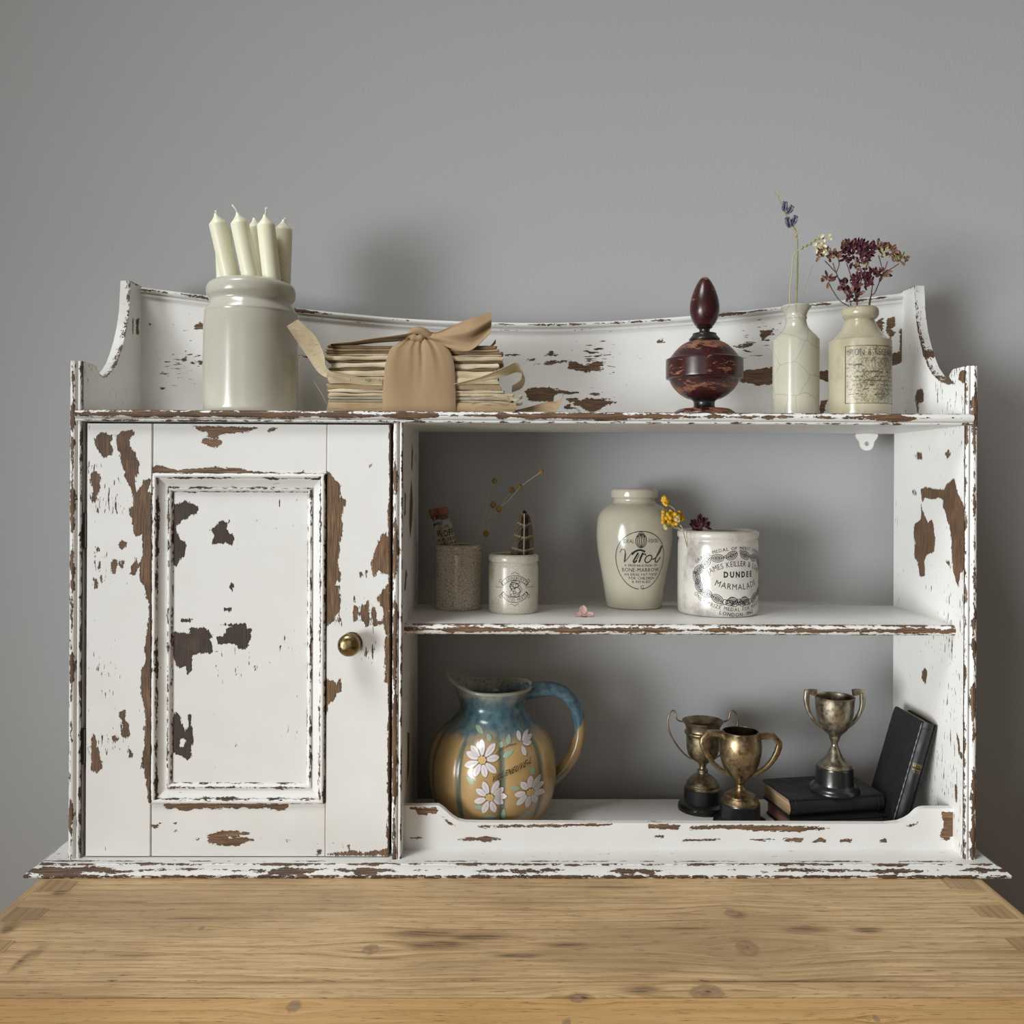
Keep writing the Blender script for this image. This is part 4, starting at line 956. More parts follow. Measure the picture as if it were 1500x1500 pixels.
# ------------------------------------------------------------------ middle shelf pots
PY = 1.114
t, cP, oP, pr = turned('crackle_pot', 'crackle', 672.7, PY, [(32.5, 894), (34, 892), (34.3, 885), (34.3, 850), (34.2, 815), (33.6, 810), (33.0, 808), (33.2, 806), (34.2, 804.5), (34.4, 801), (33.8, 798.5), (32.6, 798)], ZM1,
    'brown crackle-glazed stoneware pot holding two corked glass tubes', 'pot', 0.003, 0.006, 3, 64)
mk('pot_body', lathe(cP, pr, 80), M['crackle'], t)
QY = 1.089
t, cQ, oQ, pr = turned('potted_meat_jar', 'white_crackle', 753.3, QY, [(34, 897), (36, 894.5), (36.4, 888), (36.4, 850), (36.2, 830), (35.4, 826), (34.6, 824), (34.8, 822.5), (36.6, 820.5), (36.8, 816), (36, 812.8), (34.5, 811.6)], ZM1,
    'small white jar with a black banner print, holding the striped feather', 'jar', 0.003, 0.006, 3, 64)
mk('jar_body', lathe(cQ, pr, 80), M['white_crackle'], t)
K = Ink()
# banners with lettering, a knotted monogram between them
for s_ in (1, -1):
    K.oval(0, s_ * -6.5, 24.5, 25.8, 0.75, 40, 35 if s_ > 0 else -145, 145 if s_ > 0 else -35)
    K.oval(0, s_ * -6.5, 20.5, 18.6, 0.75, 40, 35 if s_ > 0 else -145, 145 if s_ > 0 else -35)
    for q in (-1, 1):
        K.stroke([(q * 20.1, s_ * 8.3), (q * 18.4, s_ * 6.2), (q * 16.8, s_ * 4.2)], 1.6)
        K.stroke([(q * 20, s_ * 9), (q * 23.5, s_ * 9.5), (q * 22.5, s_ * 12.5), (q * 19.5, s_ * 12.8)], 0.8)
K.arc("J. SAINSBURY'S", 0, -6.5, 22.4, 22.2, 138, 42, 4.2, 0.2, 0.0)
K.arc('POTTED MEATS', 0, 6.5, 22.4, 22.2, -138, -42, 4.4, 0.2, 0.0)
K.line('SUPERIOR', -24, 2, 1.7, 14); K.line('HOME MADE', 24, 2, 1.7, 15)
for a, b, rx_, ry_, ro in ((0, 6, 8, 5, 0.4), (0, 6, 5, 3.4, -0.3), (2, 1, 9, 5.5, -0.5), (0, -4, 7.5, 5.5, 0.5), (3, -4, 5, 7, -0.2), (-3, 0, 2.4, 8, 0.5), (0, -9, 7, 2.2, 0.0), (1, 10.5, 6, 2, -0.2), (-4, 6, 2, 3.5, 0.3), (3, 5, 2, 3.2, -0.3)):
    K.oval(a, b, rx_, ry_, 0.6, 22, rot=ro)
K.stroke([(-6, 21), (-2, 22.5), (0, 24.5), (2, 22.5), (6, 21)], 0.7); K.stroke([(-6, -21), (-2, -22.5), (0, -24.5), (2, -22.5), (6, -21)], 0.7); K.fine(4)
mk('printed_label', wrap(K, cQ, lambda z: 36.3 * S(QY), atY(755, 858.5, QY).z, math.radians(2.5), S(QY)), M['ink'], t, smooth=False)

VY = 1.134
t, cV, oV, pr = turned('meat_extract_jar', 'cream_ware', 930, VY, [(37, 889), (39.6, 887.5), (40.4, 884), (42, 876), (44.6, 858), (48.8, 833), (53.0, 810), (55.0, 792), (55.3, 778), (54.2, 763), (51.5, 753.5), (46.5, 746), (39.5, 740.5), (33, 737), (30.7, 733.5), (31, 730.5), (34.0, 728.3), (34.5, 725), (34.3, 719), (33, 717)], ZM1,
    'cream stoneware jar with sloping shoulders and an oval black print, left of the marmalade jar', 'jar', 0.004, 0.008, 3, 72)
mk('jar_body', lathe(cV, pr, 96), M['cream_ware'], t)
K = Ink(); V_ = lambda x, y: ((x - 495) / 7.89 * 1.06, (840 - y) / 7.89)
K.oval(0, 0, 37.0, 41.3, 1.1, 90, -86, 266)
K.line('IDEAL', *V_(365, 625), 5.2, 14.5); K.line('FOOD', *V_(618, 620), 5.2, 14.5)
for k_, (rx_, ry_) in enumerate(((7.2, 10), (5.0, 9), (2.6, 8))): K.oval(-1, 28, rx_, ry_, 0.9, 30)
K.stroke([(-1, 39), (-1, 18)], 1.0); K.stroke([(-5, 37), (-3, 40), (1, 40), (3, 37)], 0.8); K.stroke([(-5, 36), (-6, 33)], 0.8); K.stroke([(3, 36), (4, 33)], 0.8)
def script(pts, w_): K.stroke(catmull([V_(*p) for p in pts], 5), w_, taper=False)
script([(272, 752), (290, 722), (318, 722), (328, 750), (322, 800), (316, 862)], 1.4); script([(330, 760), (326, 800), (316, 862)], 2.2); script([(316, 862), (352, 818), (385, 772), (402, 745)], 1.0)
script([(395, 775), (430, 738), (480, 722), (530, 742)], 2.6); script([(460, 752), (436, 800), (412, 850), (424, 862), (448, 838)], 2.3)
script([(470, 775), (452, 815), (436, 860)], 1.0); script([(508, 752), (490, 800), (470, 862)], 2.4); script([(478, 812), (505, 775), (530, 768), (538, 785)], 1.5)
script([(575, 782), (545, 800), (532, 840), (552, 864), (588, 850), (608, 812), (598, 785), (575, 782)], 1.6)
script([(612, 830), (650, 815), (700, 750), (725, 690), (712, 690), (680, 760), (652, 830), (660, 862), (690, 850), (716, 805)], 1.8)
K.line('A PREPARATION OF', *V_(498, 898), 3.4, 50, bold=0.0); K.line('BONE-MARROW', *V_(500, 948), 5.4, 58); K.line('AN IDEAL FAT FOOD', *V_(502, 1000), 3.8, 53, bold=0.0)
K.line('FOR CHILDREN', *V_(512, 1042), 3.8, 41, bold=0.0); K.line('& INVALIDS', *V_(506, 1082), 3.6, 30, bold=0.0); K.line('G', *V_(517, 1145), 5.8); K.fine(4)
rv = radius_fn([p for p in oV if p[1] < atY(930, 750, VY).z])
mk('printed_label', wrap(K, cV, rv, atY(932, 816.5, VY).z, math.radians(3.0), S(VY)), M['ink'], t, smooth=False)

KY = 1.0865
t, cK, oK, pr = turned('marmalade_jar', 'marmalade', 1052.5, KY, [(54, 898), (57, 896), (58, 890), (58.2, 870), (58.2, 830), (58.0, 800), (57.4, 793), (56.6, 790), (57, 787.5), (58.4, 785.5), (58.8, 782), (58.2, 778.5), (56.5, 777)], ZM1,
    'wide white stoneware marmalade jar with a black wreath print', 'jar', 0.0035, 0.008, 3, 72)
mk('jar_body', lathe(cK, pr, 96), M['marmalade'], t)
K = Ink()
K.line('DUNDEE', 1, 5.6, 7.6, 46, 0.28, 0.045)
K.arc('JAMES KEILLER & SONS', 0, -22, 62, 43, 136, 44, 7.4, 0.14, 0.0)
K.arc('MARMALADE', 0, 30, 62, 42, -122, -58, 8.2, 0.13, 0.0)
K.arc('GRAND MEDAL OF MERIT VIENNA 1873', 0, 0, 72, 42.5, 150, 30, 4.6, 0.2, 0.0)
K.arc('ONLY PRIZE MEDAL FOR MARMALADE', 0, 0, 73, 43.5, -150, -30, 5.2, 0.2, 0.0)
K.arc('LONDON. 1862', 0, 0, 73, 51, -112, -68, 5.0, 0.2, 0.0)
for k_ in range(18):     # acanthus wreath
    a = math.radians(-90 + (k_ + 0.5) * 20); cx_w, cy_w = 61 * math.cos(a), 33 * math.sin(a)
    tn = math.atan2(33 * math.cos(a), -61 * math.sin(a)) + (0.35 if k_ % 2 else -0.25)
    for rx_, ry_ in ((8.6, 5.4), (6.2, 3.2), (3.4, 1.5)): K.oval(cx_w, cy_w, rx_, ry_, 1.0, 22, rot=tn)
    c_, s_ = math.cos(tn), math.sin(tn); K.stroke([(cx_w - 8 * c_, cy_w - 8 * s_), (cx_w + 8 * c_, cy_w + 8 * s_)], 0.8)
    K.oval(cx_w + 9 * c_ + 2.5 * s_, cy_w + 9 * s_ - 2.5 * c_, 1.7, 1.7, 0.8, 12)
for q in (-1, 1):
    for a, b, rx_, ry_, ro in ((8, -31, 7, 4.5, 0.5 * q), (14, -34, 5, 4, 0), (5, -36, 5, 3, -0.4 * q), (20, -33, 3.5, 3.5, 0)): K.oval(q * a, b, rx_, ry_, 0.9, 20, rot=ro)
K.oval(0, -33, 6, 4, 0.9); K.fine(4)
mk('printed_label', wrap(K, cK, lambda z: 58.1 * S(KY), atY(1065, 841.5, KY).z, math.radians(16.5), S(KY)), M['ink'], t, smooth=False)
# ------------------------------------------------------------------ tied bundle of old papers
def m_paper(name, c0, c1, rough=0.8):
    N = NT(name); n = N.noise(N.mapping((45, 45, 45)), 1, 4, 0.6); n2 = N.noise(N.mapping((30, 300, 600)), 1, 3, 0.6)
    col = N.mix(N.rng(n, 0.3, 0.7), tuple(c0), tuple(c1)); col = N.mix(N.rng(n2, 0.52, 0.74, 0.0, 0.5), col, tuple(q * 0.45 for q in c0))
    return N.done(col, rough, N.bump(N.noise(N.mapping((160, 160, 160)), 1, 3, 0.5), 0.25, 0.001), spec=0.2)
M['pap_cream'] = m_paper('cream_paper', (0.50, 0.405, 0.26), (0.60, 0.505, 0.34)); M['pap_tan'] = m_paper('tan_paper', (0.36, 0.26, 0.145), (0.43, 0.32, 0.19))
M['pap_brown'] = m_paper('brown_paper_cover', (0.19, 0.125, 0.07), (0.26, 0.18, 0.10)); M['pap_grey'] = m_paper('grey_page_block', (0.37, 0.31, 0.22), (0.46, 0.40, 0.29)); M['pap_white'] = m_paper('white_paper', (0.58, 0.50, 0.36), (0.67, 0.60, 0.46))
def m_cloth():
    N = NT('tan_cotton_ribbon'); wx = N.n('ShaderNodeTexWave', wave_type='BANDS', bands_direction='X'); N.l(N.tc.outputs['Object'], wx.inputs[0]); wx.inputs['Scale'].default_value = 420
    wz = N.n('ShaderNodeTexWave', wave_type='BANDS', bands_direction='Z'); N.l(N.tc.outputs['Object'], wz.inputs[0]); wz.inputs['Scale'].default_value = 420
    n = N.noise(N.mapping((30, 30, 8)), 1, 3, 0.5)
    col = N.mix(N.rng(n, 0.3, 0.7), (0.33, 0.225, 0.130), (0.39, 0.275, 0.165))
    return N.done(col, 0.85, N.bump(N.math('MULTIPLY', wx.outputs['Fac'], wz.outputs['Fac']), 0.25, 0.0004), spec=0.15)
M['cloth'] = m_cloth()
BU0 = 1.000
def bp(x, y, Y=BU0): return atY(x, y, Y)
bun = thing('paper_bundle', (bp(612, 600).x, 1.045, ZTOP1), 'bundle of old yellowed papers tied with a tan cloth band and knot', 'papers')
rs_ = random.Random(11)
def paper(x0, x1, yt, yb, mat, Yf=BU0, depth=0.085, wob=0.5, name='paper_booklet', seed=0, clampz=None):
    za = bp(600, yt).z; zb = bp(600, yb).z; xa = bp(x0, yb).x; xb = bp(x1, yb).x; nx, ny, nz = 44, 4, 3; s = S(BU0)
    if clampz is not None: zb = max(zb, clampz)
    ph = [rs_.uniform(0, 6.28) for _ in range(8)]; wob *= 1.5; Yf += rs_.uniform(-0.0012, 0.0016)
    def wv(u): return (math.sin(u * 7 + ph[0]) * 0.5 + math.sin(u * 17 + ph[1]) * 0.35 + math.sin(u * 39 + ph[2]) * 0.25)
    Vv = []; Fs = []; rows = []
    ring = [(0, j / nz) for j in range(nz)] + [(i / ny, 1) for i in range(ny)] + [(1, 1 - j / nz) for j in range(nz)] + [(1 - i / ny, 0) for i in range(ny)]
    for i in range(nx + 1):
        u = i / nx; top = za + wv(u) * wob * s * (1 if clampz is None or wob < 2 else 1); bot = zb + (wv(u + 0.13) * wob * s if clampz is None else 0); f = Yf + (math.sin(u * 9 + ph[3]) + math.sin(u * 23 + ph[4])) * 0.0008 * max(wob, 0.6)
        for p, q in ring:
            bul = 0.0011 * math.sin(q * math.pi) * (1 - p)
            ex = (math.sin(q * 5 + p * 6 + ph[5]) * 0.0012) * (abs(u - 0.5) > 0.49)
            Vv.append((xa + (xb - xa) * u + ex, f + (Yf + depth - f) * p - bul, bot + (top - bot) * q))
    m = len(ring)
    for i in range(nx):
        for k in range(m): Fs.append((i * m + k, i * m + (k + 1) % m, (i + 1) * m + (k + 1) % m, (i + 1) * m + k))
    Fs.append(tuple(range(m))); Fs.append(tuple(nx * m + k for k in range(m)))
    return mk(name, (Vv, Fs), M[mat], bun, angle=50)
paper(480, 755, 590, 606, 'pap_tan', 0.998, 0.09, 0.25, clampz=ZTOP1)
paper(481, 748, 585.5, 589.6, 'pap_grey', 1.000, wob=0.35); paper(481, 744, 580.5, 585, 'pap_grey', 1.001, wob=0.6); paper(482, 752, 576, 580, 'pap_cream', 1.000, wob=0.8); paper(481, 738, 571.2, 575.5, 'pap_white', 0.999, wob=0.9)
paper(479, 733, 563, 570.7, 'pap_tan', 1.000, wob=0.35); paper(482, 730, 553, 562.5, 'pap_cream', 0.998, wob=0.5); paper(479, 726, 543.5, 552.4, 'pap_cream', 0.9985, wob=0.8)
paper(481, 728, 538.8, 543, 'pap_brown', 1.002, wob=0.5); paper(485, 730, 531.5, 538.4, 'pap_white', 0.999, wob=1.0); paper(479, 735, 528, 531, 'pap_brown', 1.003, wob=0.5)
paper(478, 737, 521.5, 527.5, 'pap_cream', 0.999, wob=0.8); paper(478, 734, 518.4, 521, 'pap_white', 1.001, wob=0.7); paper(477, 736, 514.5, 518, 'pap_brown', 1.000, wob=0.5)
paper(478, 730, 510.5, 514, 'pap_tan', 1.001, wob=0.5); paper(480, 727, 506, 510, 'pap_brown', 1.002, wob=0.7, name='paper_cover')
mk('dark_gap_core', box(bp(484, 600).x, bp(722, 600).x, 1.0045, 1.080, ZTOP1 + 0.004, bp(600, 507).z, 0.001), M['pap_brown'], bun)  # brown block added behind the sheets, paints the gaps between them dark
# handwriting on one sheet
K = Ink(); K.stroke([(-3, 2), (-1, 3), (2, 2), (2.5, -0.5), (0, -1.5), (-2.5, -0.5), (-2, 1.5)], 0.7); K.stroke([(3, 3), (5, 2.5), (5.5, -1), (2, -3)], 0.8); K.stroke([(-24, 2.5), (-24, -2.5)], 0.6); K.stroke([(18, 2.5), (18, -2.5)], 0.6)
P0 = bp(539, 557.5); mk('ink_mark', ([(P0.x + u * S(1), 0.9945, P0.z + v * S(1)) for u, v in K.V], K.F), M['ink'], bun, smooth=False)
# curled loose leaves
def curl(name, path, hw, mat, nu=36, nv=8, th=0.0004, twist=None):
    """sheet along a pixel path (x, y, Y); hw: half width vectors (dx, dy px, dY) per point"""
    C = [np.array(p) for p in catmull([(p[0], p[1], p[2]) for p in path], 8)]; H = [np.array(h) for h in catmull(hw, 8)]; n = len(C) - 1
    def fn(u, v):
        i = u * n; a = int(min(i, n - 1)); f = i - a; c = C[a] * (1 - f) + C[a + 1] * f; h = H[a] * (1 - f) + H[a + 1] * f; k = v * 2 - 1
        q = c + h * k; return tuple(atY(q[0], q[1], q[2] + 0.006 * (1 - k * k) * 0.5))
    return mk(name, sheet(fn, nu, nv, th), M[mat], bun, angle=80)
curl('curled_leaf', [(560, 560, 0.9945), (520, 557, 0.9940), (488, 551, 0.996), (472, 541, 0.998), (463, 521, 0.996), (449, 497, 0.990), (428, 473, 0.980)], [(0, 4, 0.0), (0, 5, 0.002), (-1, 5, 0.003), (-5, 5, 0.007), (-11, 4, 0.009), (-12, 6, 0.009), (-8, 5, 0.007)], 'pap_cream')
curl('curled_leaf', [(664, 564, 0.9945), (700, 556, 0.9935), (735, 546, 0.993), (756, 538, 0.998), (766, 546, 1.01), (764, 562, 1.018), (750, 570, 1.016)], [(0, 1.5, 0.002), (0, 3, 0.003), (1, 6, 0.006), (2, 7, 0.014), (3, 7, 0.018), (1, 6, 0.02), (0, 5, 0.02)], 'pap_cream')
curl('curled_leaf', [(745, 603, 1.015), (775, 603, 1.012), (800, 601, 1.012), (818, 592, 1.014), (825, 578, 1.016)], [(6, -1, 0.012), (4, -8, 0.016), (0, -12, 0.018), (0, -5, 0.02), (1, -2, 0.022)], 'pap_tan')
curl('curled_leaf', [(482, 597, 1.03), (472, 578, 1.03), (459, 558, 1.03)], [(1, 1, 0.012), (1, 1, 0.012), (0.5, 0.5, 0.008)], 'pap_cream', th=0.0003)
curl('curled_leaf', [(700, 511, 1.03), (716, 509, 1.035), (726, 500, 1.04)], [(0, 1, 0.012), (0, 1, 0.012), (0, 3, 0.012)], 'pap_brown', th=0.0003)
for x_, y_ in ((746, 583), (742, 592)):
    curl('crumpled_edge', [(690, y_ - 1, 0.9985), (715, y_ - 2, 0.998), (738, y_, 0.998), (757, y_ + 1, 1.0), (765, y_ - 2, 1.004)], [(0, 2.5, 0.002), (0, 2, -0.002), (0, 3, 0.003), (0, 2.5, -0.002), (0, 3, 0.004)], 'pap_white')
# cloth band round the middle, gathered into the knot
RW = [(607.5, 560, 667.5, 0.9935), (585, 560.5, 667.5, 0.9920), (560, 561.5, 667, 0.9918), (540, 563.5, 666, 0.9918), (524, 567, 663, 0.9920), (511, 572, 656.5, 0.9930), (503, 582, 648, 0.9955), (497, 592, 637, 1.000), (492, 601, 627, 1.006), (489, 606, 622, 1.012)]
RW = catmull(RW, 6)
def bandf(u, v):
    i = v * (len(RW) - 1); a = int(min(i, len(RW) - 2)); f = i - a; r = [p * (1 - f) + q * f for p, q in zip(RW[a], RW[a + 1])]
    x = r[1] + (r[2] - r[1]) * u; k = max(0, (v - 0.15)) / 0.85
    pl = (math.sin(u * 52 + 3 * v + 1.0) * 0.22 + math.sin(u * 21 + 0.6) * 0.6 + math.sin(u * 35 + 2 + v * 2) * 0.45 + math.sin(u * 11 + 1) * 0.7)
    crease = math.exp(-((u - 0.52 - 0.03 * v) / 0.035) ** 2) * 2.2 * k
    edge = (abs(2 * u - 1)) ** 6 * 0.0035
    return tuple(atY(x, r[0], r[3] - 0.0019 * pl * k ** 1.3 * (1.0 if v < 0.8 else (1 - v) * 5) + 0.0016 * crease + edge))
vb = sheet(bandf, 64, 60, 0.0006); vb = ([(x, y, max(z, ZTOP1 + 0.0002)) for x, y, z in vb[0]], vb[1]); mk('cloth_band', vb, M['cloth'], bun, angle=80)
def overf(u, v):          # the band going over the top and down the back
    x = 600 + 28 * u + (u - 0.5) * 40 * v; z = bp(612, 500).z + 0.004 * math.sin(v * math.pi) + 0.0012 * math.sin(u * 16)
    p = atY(x, 500, 1.008); return (p.x, 1.008 + 0.078 * v, z - 0.002 * v)
mk('band_over_top', sheet(overf, 24, 14, 0.0006), M['cloth'], bun, angle=80)
kc_ = bp(613, 491, 1.006); kp = []
for i in range(25):
    a = 2 * math.pi * i / 24; kp.append((kc_.x + 0.0075 * math.cos(a), kc_.y - 0.002 + 0.004 * math.sin(a), kc_.z + 0.0045 * math.sin(a)))
kn1 = tube(kp, [0.0042 + 0.0008 * math.sin(i * 1.7) for i in range(25)], 12)
kn2 = tube(catmull([(kc_.x - 0.010, kc_.y + 0.003, kc_.z - 0.003), (kc_.x - 0.005, kc_.y - 0.004, kc_.z + 0.003), (kc_.x + 0.003, kc_.y - 0.006, kc_.z + 0.004), (kc_.x + 0.012, kc_.y - 0.003, kc_.z - 0.001), (kc_.x + 0.016, kc_.y + 0.002, kc_.z - 0.004)], 5), 0.0044, 12)
mk('cloth_knot', join(kn1, kn2), M['cloth'], bun, angle=80)
TLU = catmull([(620, 484, 1.004), (640, 486, 1.000), (665, 476, 0.997), (692, 466, 0.997), (720, 457, 1.004)], 8); TLD = catmull([(622, 496, 1.002), (640, 501, 0.998), (662, 511, 0.993), (690, 513, 0.992), (719, 488, 0.998)], 8)
def tailf(u, v):
    n = len(TLU) - 1; i = u * n; a = int(min(i, n - 1)); f = i - a
    A = [p * (1 - f) + q * f for p, q in zip(TLU[a], TLU[a + 1])]; B = [p * (1 - f) + q * f for p, q in zip(TLD[a], TLD[a + 1])]
    c = [p * (1 - v) + q * v for p, q in zip(A, B)]; fold = (math.sin(v * 8 + u * 2.5) * 0.0030 + math.sin(v * 17 - u * 3) * 0.0010) * (0.35 + u)
    return tuple(atY(c[0], c[1], c[2] + fold))
mk('ribbon_tail', sheet(tailf, 40, 18, 0.0005), M['cloth'], bun, angle=80)
def tail2(u, v):
    C = catmull([(604, 493, 1.006), (580, 496, 1.004), (550, 499, 1.004), (515, 503.5, 1.004), (484, 505, 1.004)], 8); n = len(C) - 1; i = u * n; a = int(min(i, n - 1)); f = i - a
    c = [p * (1 - f) + q * f for p, q in zip(C[a], C[a + 1])]; k = v * 2 - 1; hw = 4.2 * (1 - u) ** 0.7 + 0.9
    return tuple(atY(c[0], c[1] + k * hw, c[2] + 0.010 * k + 0.0012 * math.sin(k * 5 + u * 6)))
mk('ribbon_tail', sheet(tail2, 36, 10, 0.0005), M['cloth'], bun, angle=80)

# ------------------------------------------------------------------ flowers and stems
def m_petal(name, c0, c1, rough=0.7):
    N = NT(name); n = N.noise(N.mapping((300, 300, 300)), 1, 3, 0.6); return N.done(N.mix(N.rng(n, 0.3, 0.7), tuple(c0), tuple(c1)), rough, spec=0.2)
M['stem_green'] = m_petal('dried_green_stem', (0.26, 0.25, 0.10), (0.33, 0.31, 0.15)); M['stem_pale'] = m_petal('pale_dry_stem', (0.42, 0.38, 0.24), (0.5, 0.46, 0.30)); M['stem_brown'] = m_petal('brown_dry_stem', (0.10, 0.055, 0.05), (0.16, 0.09, 0.075))
M['blue_bud'] = m_petal('slate_blue_petal', (0.085, 0.085, 0.15), (0.22, 0.23, 0.27)); M['cream_flower'] = m_petal('cream_blossom', (0.62, 0.57, 0.36), (0.70, 0.66, 0.46)); M['purple'] = m_petal('dried_purple_petal', (0.060, 0.014, 0.026), (0.14, 0.045, 0.060)); M['purple_tan'] = m_petal('faded_purple_petal', (0.17, 0.075, 0.060), (0.30, 0.19, 0.12))
M['yellow'] = m_petal('yellow_everlasting', (0.62, 0.33, 0.015), (0.80, 0.50, 0.05)); M['yellow_pale'] = m_petal('pale_yellow_bud', (0.50, 0.43, 0.16), (0.6, 0.52, 0.25)); M['pod'] = m_petal('golden_seed_pod', (0.22, 0.13, 0.035), (0.36, 0.24, 0.08)); M['pink'] = m_petal('pale_pink_petal', (0.56, 0.36, 0.34), (0.66, 0.46, 0.43)); M['thread'] = m_petal('straw_thread', (0.50, 0.45, 0.33), (0.58, 0.53, 0.41))
def stem(pts, r, n=6, seg=6): return tube(catmull([tuple(atY(*p)) for p in pts], n), r, seg)
def petal(base, direction, length, width, cup=0.25, nrm=(0, -1, 0)):
    d = Vector(direction).normalized(); nn = Vector(nrm); nn = (nn - d * nn.dot(d)).normalized(); sd = d.cross(nn)
    def fn(u, v):
        k = v * 2 - 1; wd = width / 2 * math.sin(math.pi * min(1, (u * 0.92 + 0.06))) ** 0.75
        return tuple(Vector(base) + d * (length * u) + sd * (k * wd) + nn * (cup * length * (k * k * 0.5 - math.sin(u * 2.2) * 0.35)))
    return sheet(fn, 6, 4, width * 0.06 + 0.0001)
FL1 = thing('bluebell_spray', tuple(Vector((c1[0], BY1, ZTOP1 + 0.010))), 'tall green dried stem with slate-blue buds standing in the narrow bottle', 'flower')
mk('stem', tube(catmull([(c1[0] + 0.001, BY1 + 0.004, ZTOP1 + 0.010)] + [tuple(atY(*p)) for p in ((1166.5, 447, 1.044), (1168, 400, 1.044), (1167, 345, 1.044), (1160, 328, 1.044), (1150, 312, 1.044), (1143, 295, 1.044), (1138, 285, 1.044))], 6), [0.0011] * 24 + [0.0009] * 12 + [0.0005] * 7, 8), M['stem_green'], FL1)
for (x, y), dr, ln in (((1148, 309), (0.1, -0.3, 1), 12), ((1153, 313), (0.55, -0.2, 0.8), 12), ((1160, 330), (0.35, -0.5, 1), 13), ((1157, 333), (-0.45, -0.4, 1), 14)):
    b = atY(x, y, 1.043); parts = []
    for k_ in range(4):
        a = k_ * math.pi / 2; parts.append(petal(b, Vector(dr) + Vector((math.cos(a) * 0.22, math.sin(a) * 0.22, 0)), ln * 1.15 * S(1.04), 8.5 * S(1.04), 0.3, (math.cos(a), math.sin(a), 0)))
    mk('bud', join(*parts), M['blue_bud'], FL1, angle=80)
for pts in (((1157, 333, 1.043), (1159, 342, 1.042), (1166, 348, 1.043)), ((1163, 330, 1.043), (1168, 338, 1.042), (1166, 346, 1.043)), ((1167, 350, 1.043), (1171, 348, 1.042), (1170, 342, 1.042)), ((1138, 286, 1.044), (1136, 282, 1.044), (1135, 284, 1.043)), ((1138, 286, 1.044), (1139, 281, 1.044)), ((1140, 288, 1.044), (1144, 285, 1.044), (1146, 283, 1.043))):
    mk('tendril', stem(pts, 0.0004, 4, 5), M['stem_pale'], FL1)
FL2 = thing('flower_sprig', (c1[0] - 0.003, BY1 - 0.004, ZTOP1 + 0.010), 'thin pale sprig arching right to a cream blossom, in the narrow bottle', 'flower')
mk('stem', tube(catmull([(c1[0] - 0.003, BY1 - 0.004, ZTOP1 + 0.010)] + [tuple(atY(*p)) for p in ((1157, 447, 1.038), (1160, 400, 1.036), (1162, 375, 1.036), (1172, 364, 1.036), (1185, 358, 1.036), (1196, 351, 1.036))], 6), 0.0006, 6), M['stem_pale'], FL2)
mk('grass_blade', tube(catmull([(c1[0] + 0.006, BY1, ZTOP1 + 0.05)] + [tuple(atY(*p)) for p in ((1176, 447, 1.044), (1182, 415, 1.044), (1191, 388, 1.044))], 6), 0.00025, 5), M['stem_green'], FL2)
rp = random.Random(3); parts = []
for k_ in range(46):
    b = atY(1204 + rp.gauss(0, 4), 363 + rp.gauss(0, 7), 1.034 + rp.gauss(0, 0.003)); parts.append(petal(b, (rp.gauss(0, 1), rp.gauss(0, 0.6) - 0.4, rp.gauss(0.0, 1)), 7 * S(1.04), 5 * S(1.04), 0.3))
mk('blossom', join(*parts), M['cream_flower'], FL2, angle=80)
parts = []
for x, y in ((1193, 352), (1199, 349), (1205, 348), (1187, 357), (1181, 360), (1175, 363)):
    parts.append(ball(atY(x, y, 1.035), 2.2 * S(1.04), 8, 6, 1, 1, 1.2))
mk('green_buds', join(*parts), M['stem_green'], FL2, angle=80)
def flower_head(t, x, y, r, Y, n, mat, mat2, seed, up=0.5, ln=8.8):
    rr = random.Random(seed); A = []; B = []
    for k_ in range(n):
        a = rr.uniform(0, 6.283); q = r * math.sqrt(rr.random()); b = atY(x + q * math.cos(a), y + q * 0.75 * math.sin(a), Y + rr.gauss(0, 0.004))
        d = (math.cos(a) * 0.8 + rr.gauss(0, 0.3), rr.gauss(-0.3, 0.5), up - math.sin(a) * 0.6 + rr.gauss(0, 0.4))
        (A if rr.random() < 0.75 else B).append(petal(b, d, ln * S(Y) * rr.uniform(0.7, 1.2), 4.6 * S(Y), 0.35, (rr.gauss(0, 0.5), -1, rr.gauss(0, 0.5))))
    mk('flower_head', join(*A), M[mat], t, angle=80)
    if B: mk('faded_florets', join(*B), M[mat2], t, angle=80)
Y3 = 1.035; foot3 = lambda dx=0.0, dy=0.0: (c2[0] + dx, BY2 + dy, ZTOP1 + 0.010)
def sprig(label, stems, heads, dx, dy, seed, hy=0.0):
    t = thing('dried_flower', foot3(dx, dy), label, 'flower', 'dried purple flowers in the squat bottle')
    for st in stems: mk('stem', tube(catmull(([foot3(dx, dy)] if st[0] == 'b' else []) + [tuple(atY(*p)) for p in st[(1 if st[0] == 'b' else 0):]], 5), 0.0006, 6), M['stem_brown'], t)
    for i, (x, y, r, n, m1, m2) in enumerate(heads): flower_head(t, x, y, r, Y3 + hy, n, m1, m2, seed * 10 + i)
sprig('dark purple dried flower with the largest domed head, in the squat bottle', [('b', (1256, 452, Y3), (1251, 420, Y3), (1244, 397, Y3), (1240, 385, Y3)), [(1256, 450, Y3), (1256, 420, Y3), (1256, 395, Y3)], [(1256, 425, Y3), (1266, 400, Y3), (1270, 388, Y3)]], [(1254, 371, 21, 95, 'purple', 'purple'), (1244, 362, 9, 26, 'purple', 'purple_tan'), (1270, 366, 10, 28, 'purple', 'purple'), (1262, 390, 9, 16, 'purple_tan', 'yellow_pale')], 0.001, 0.0, 1)
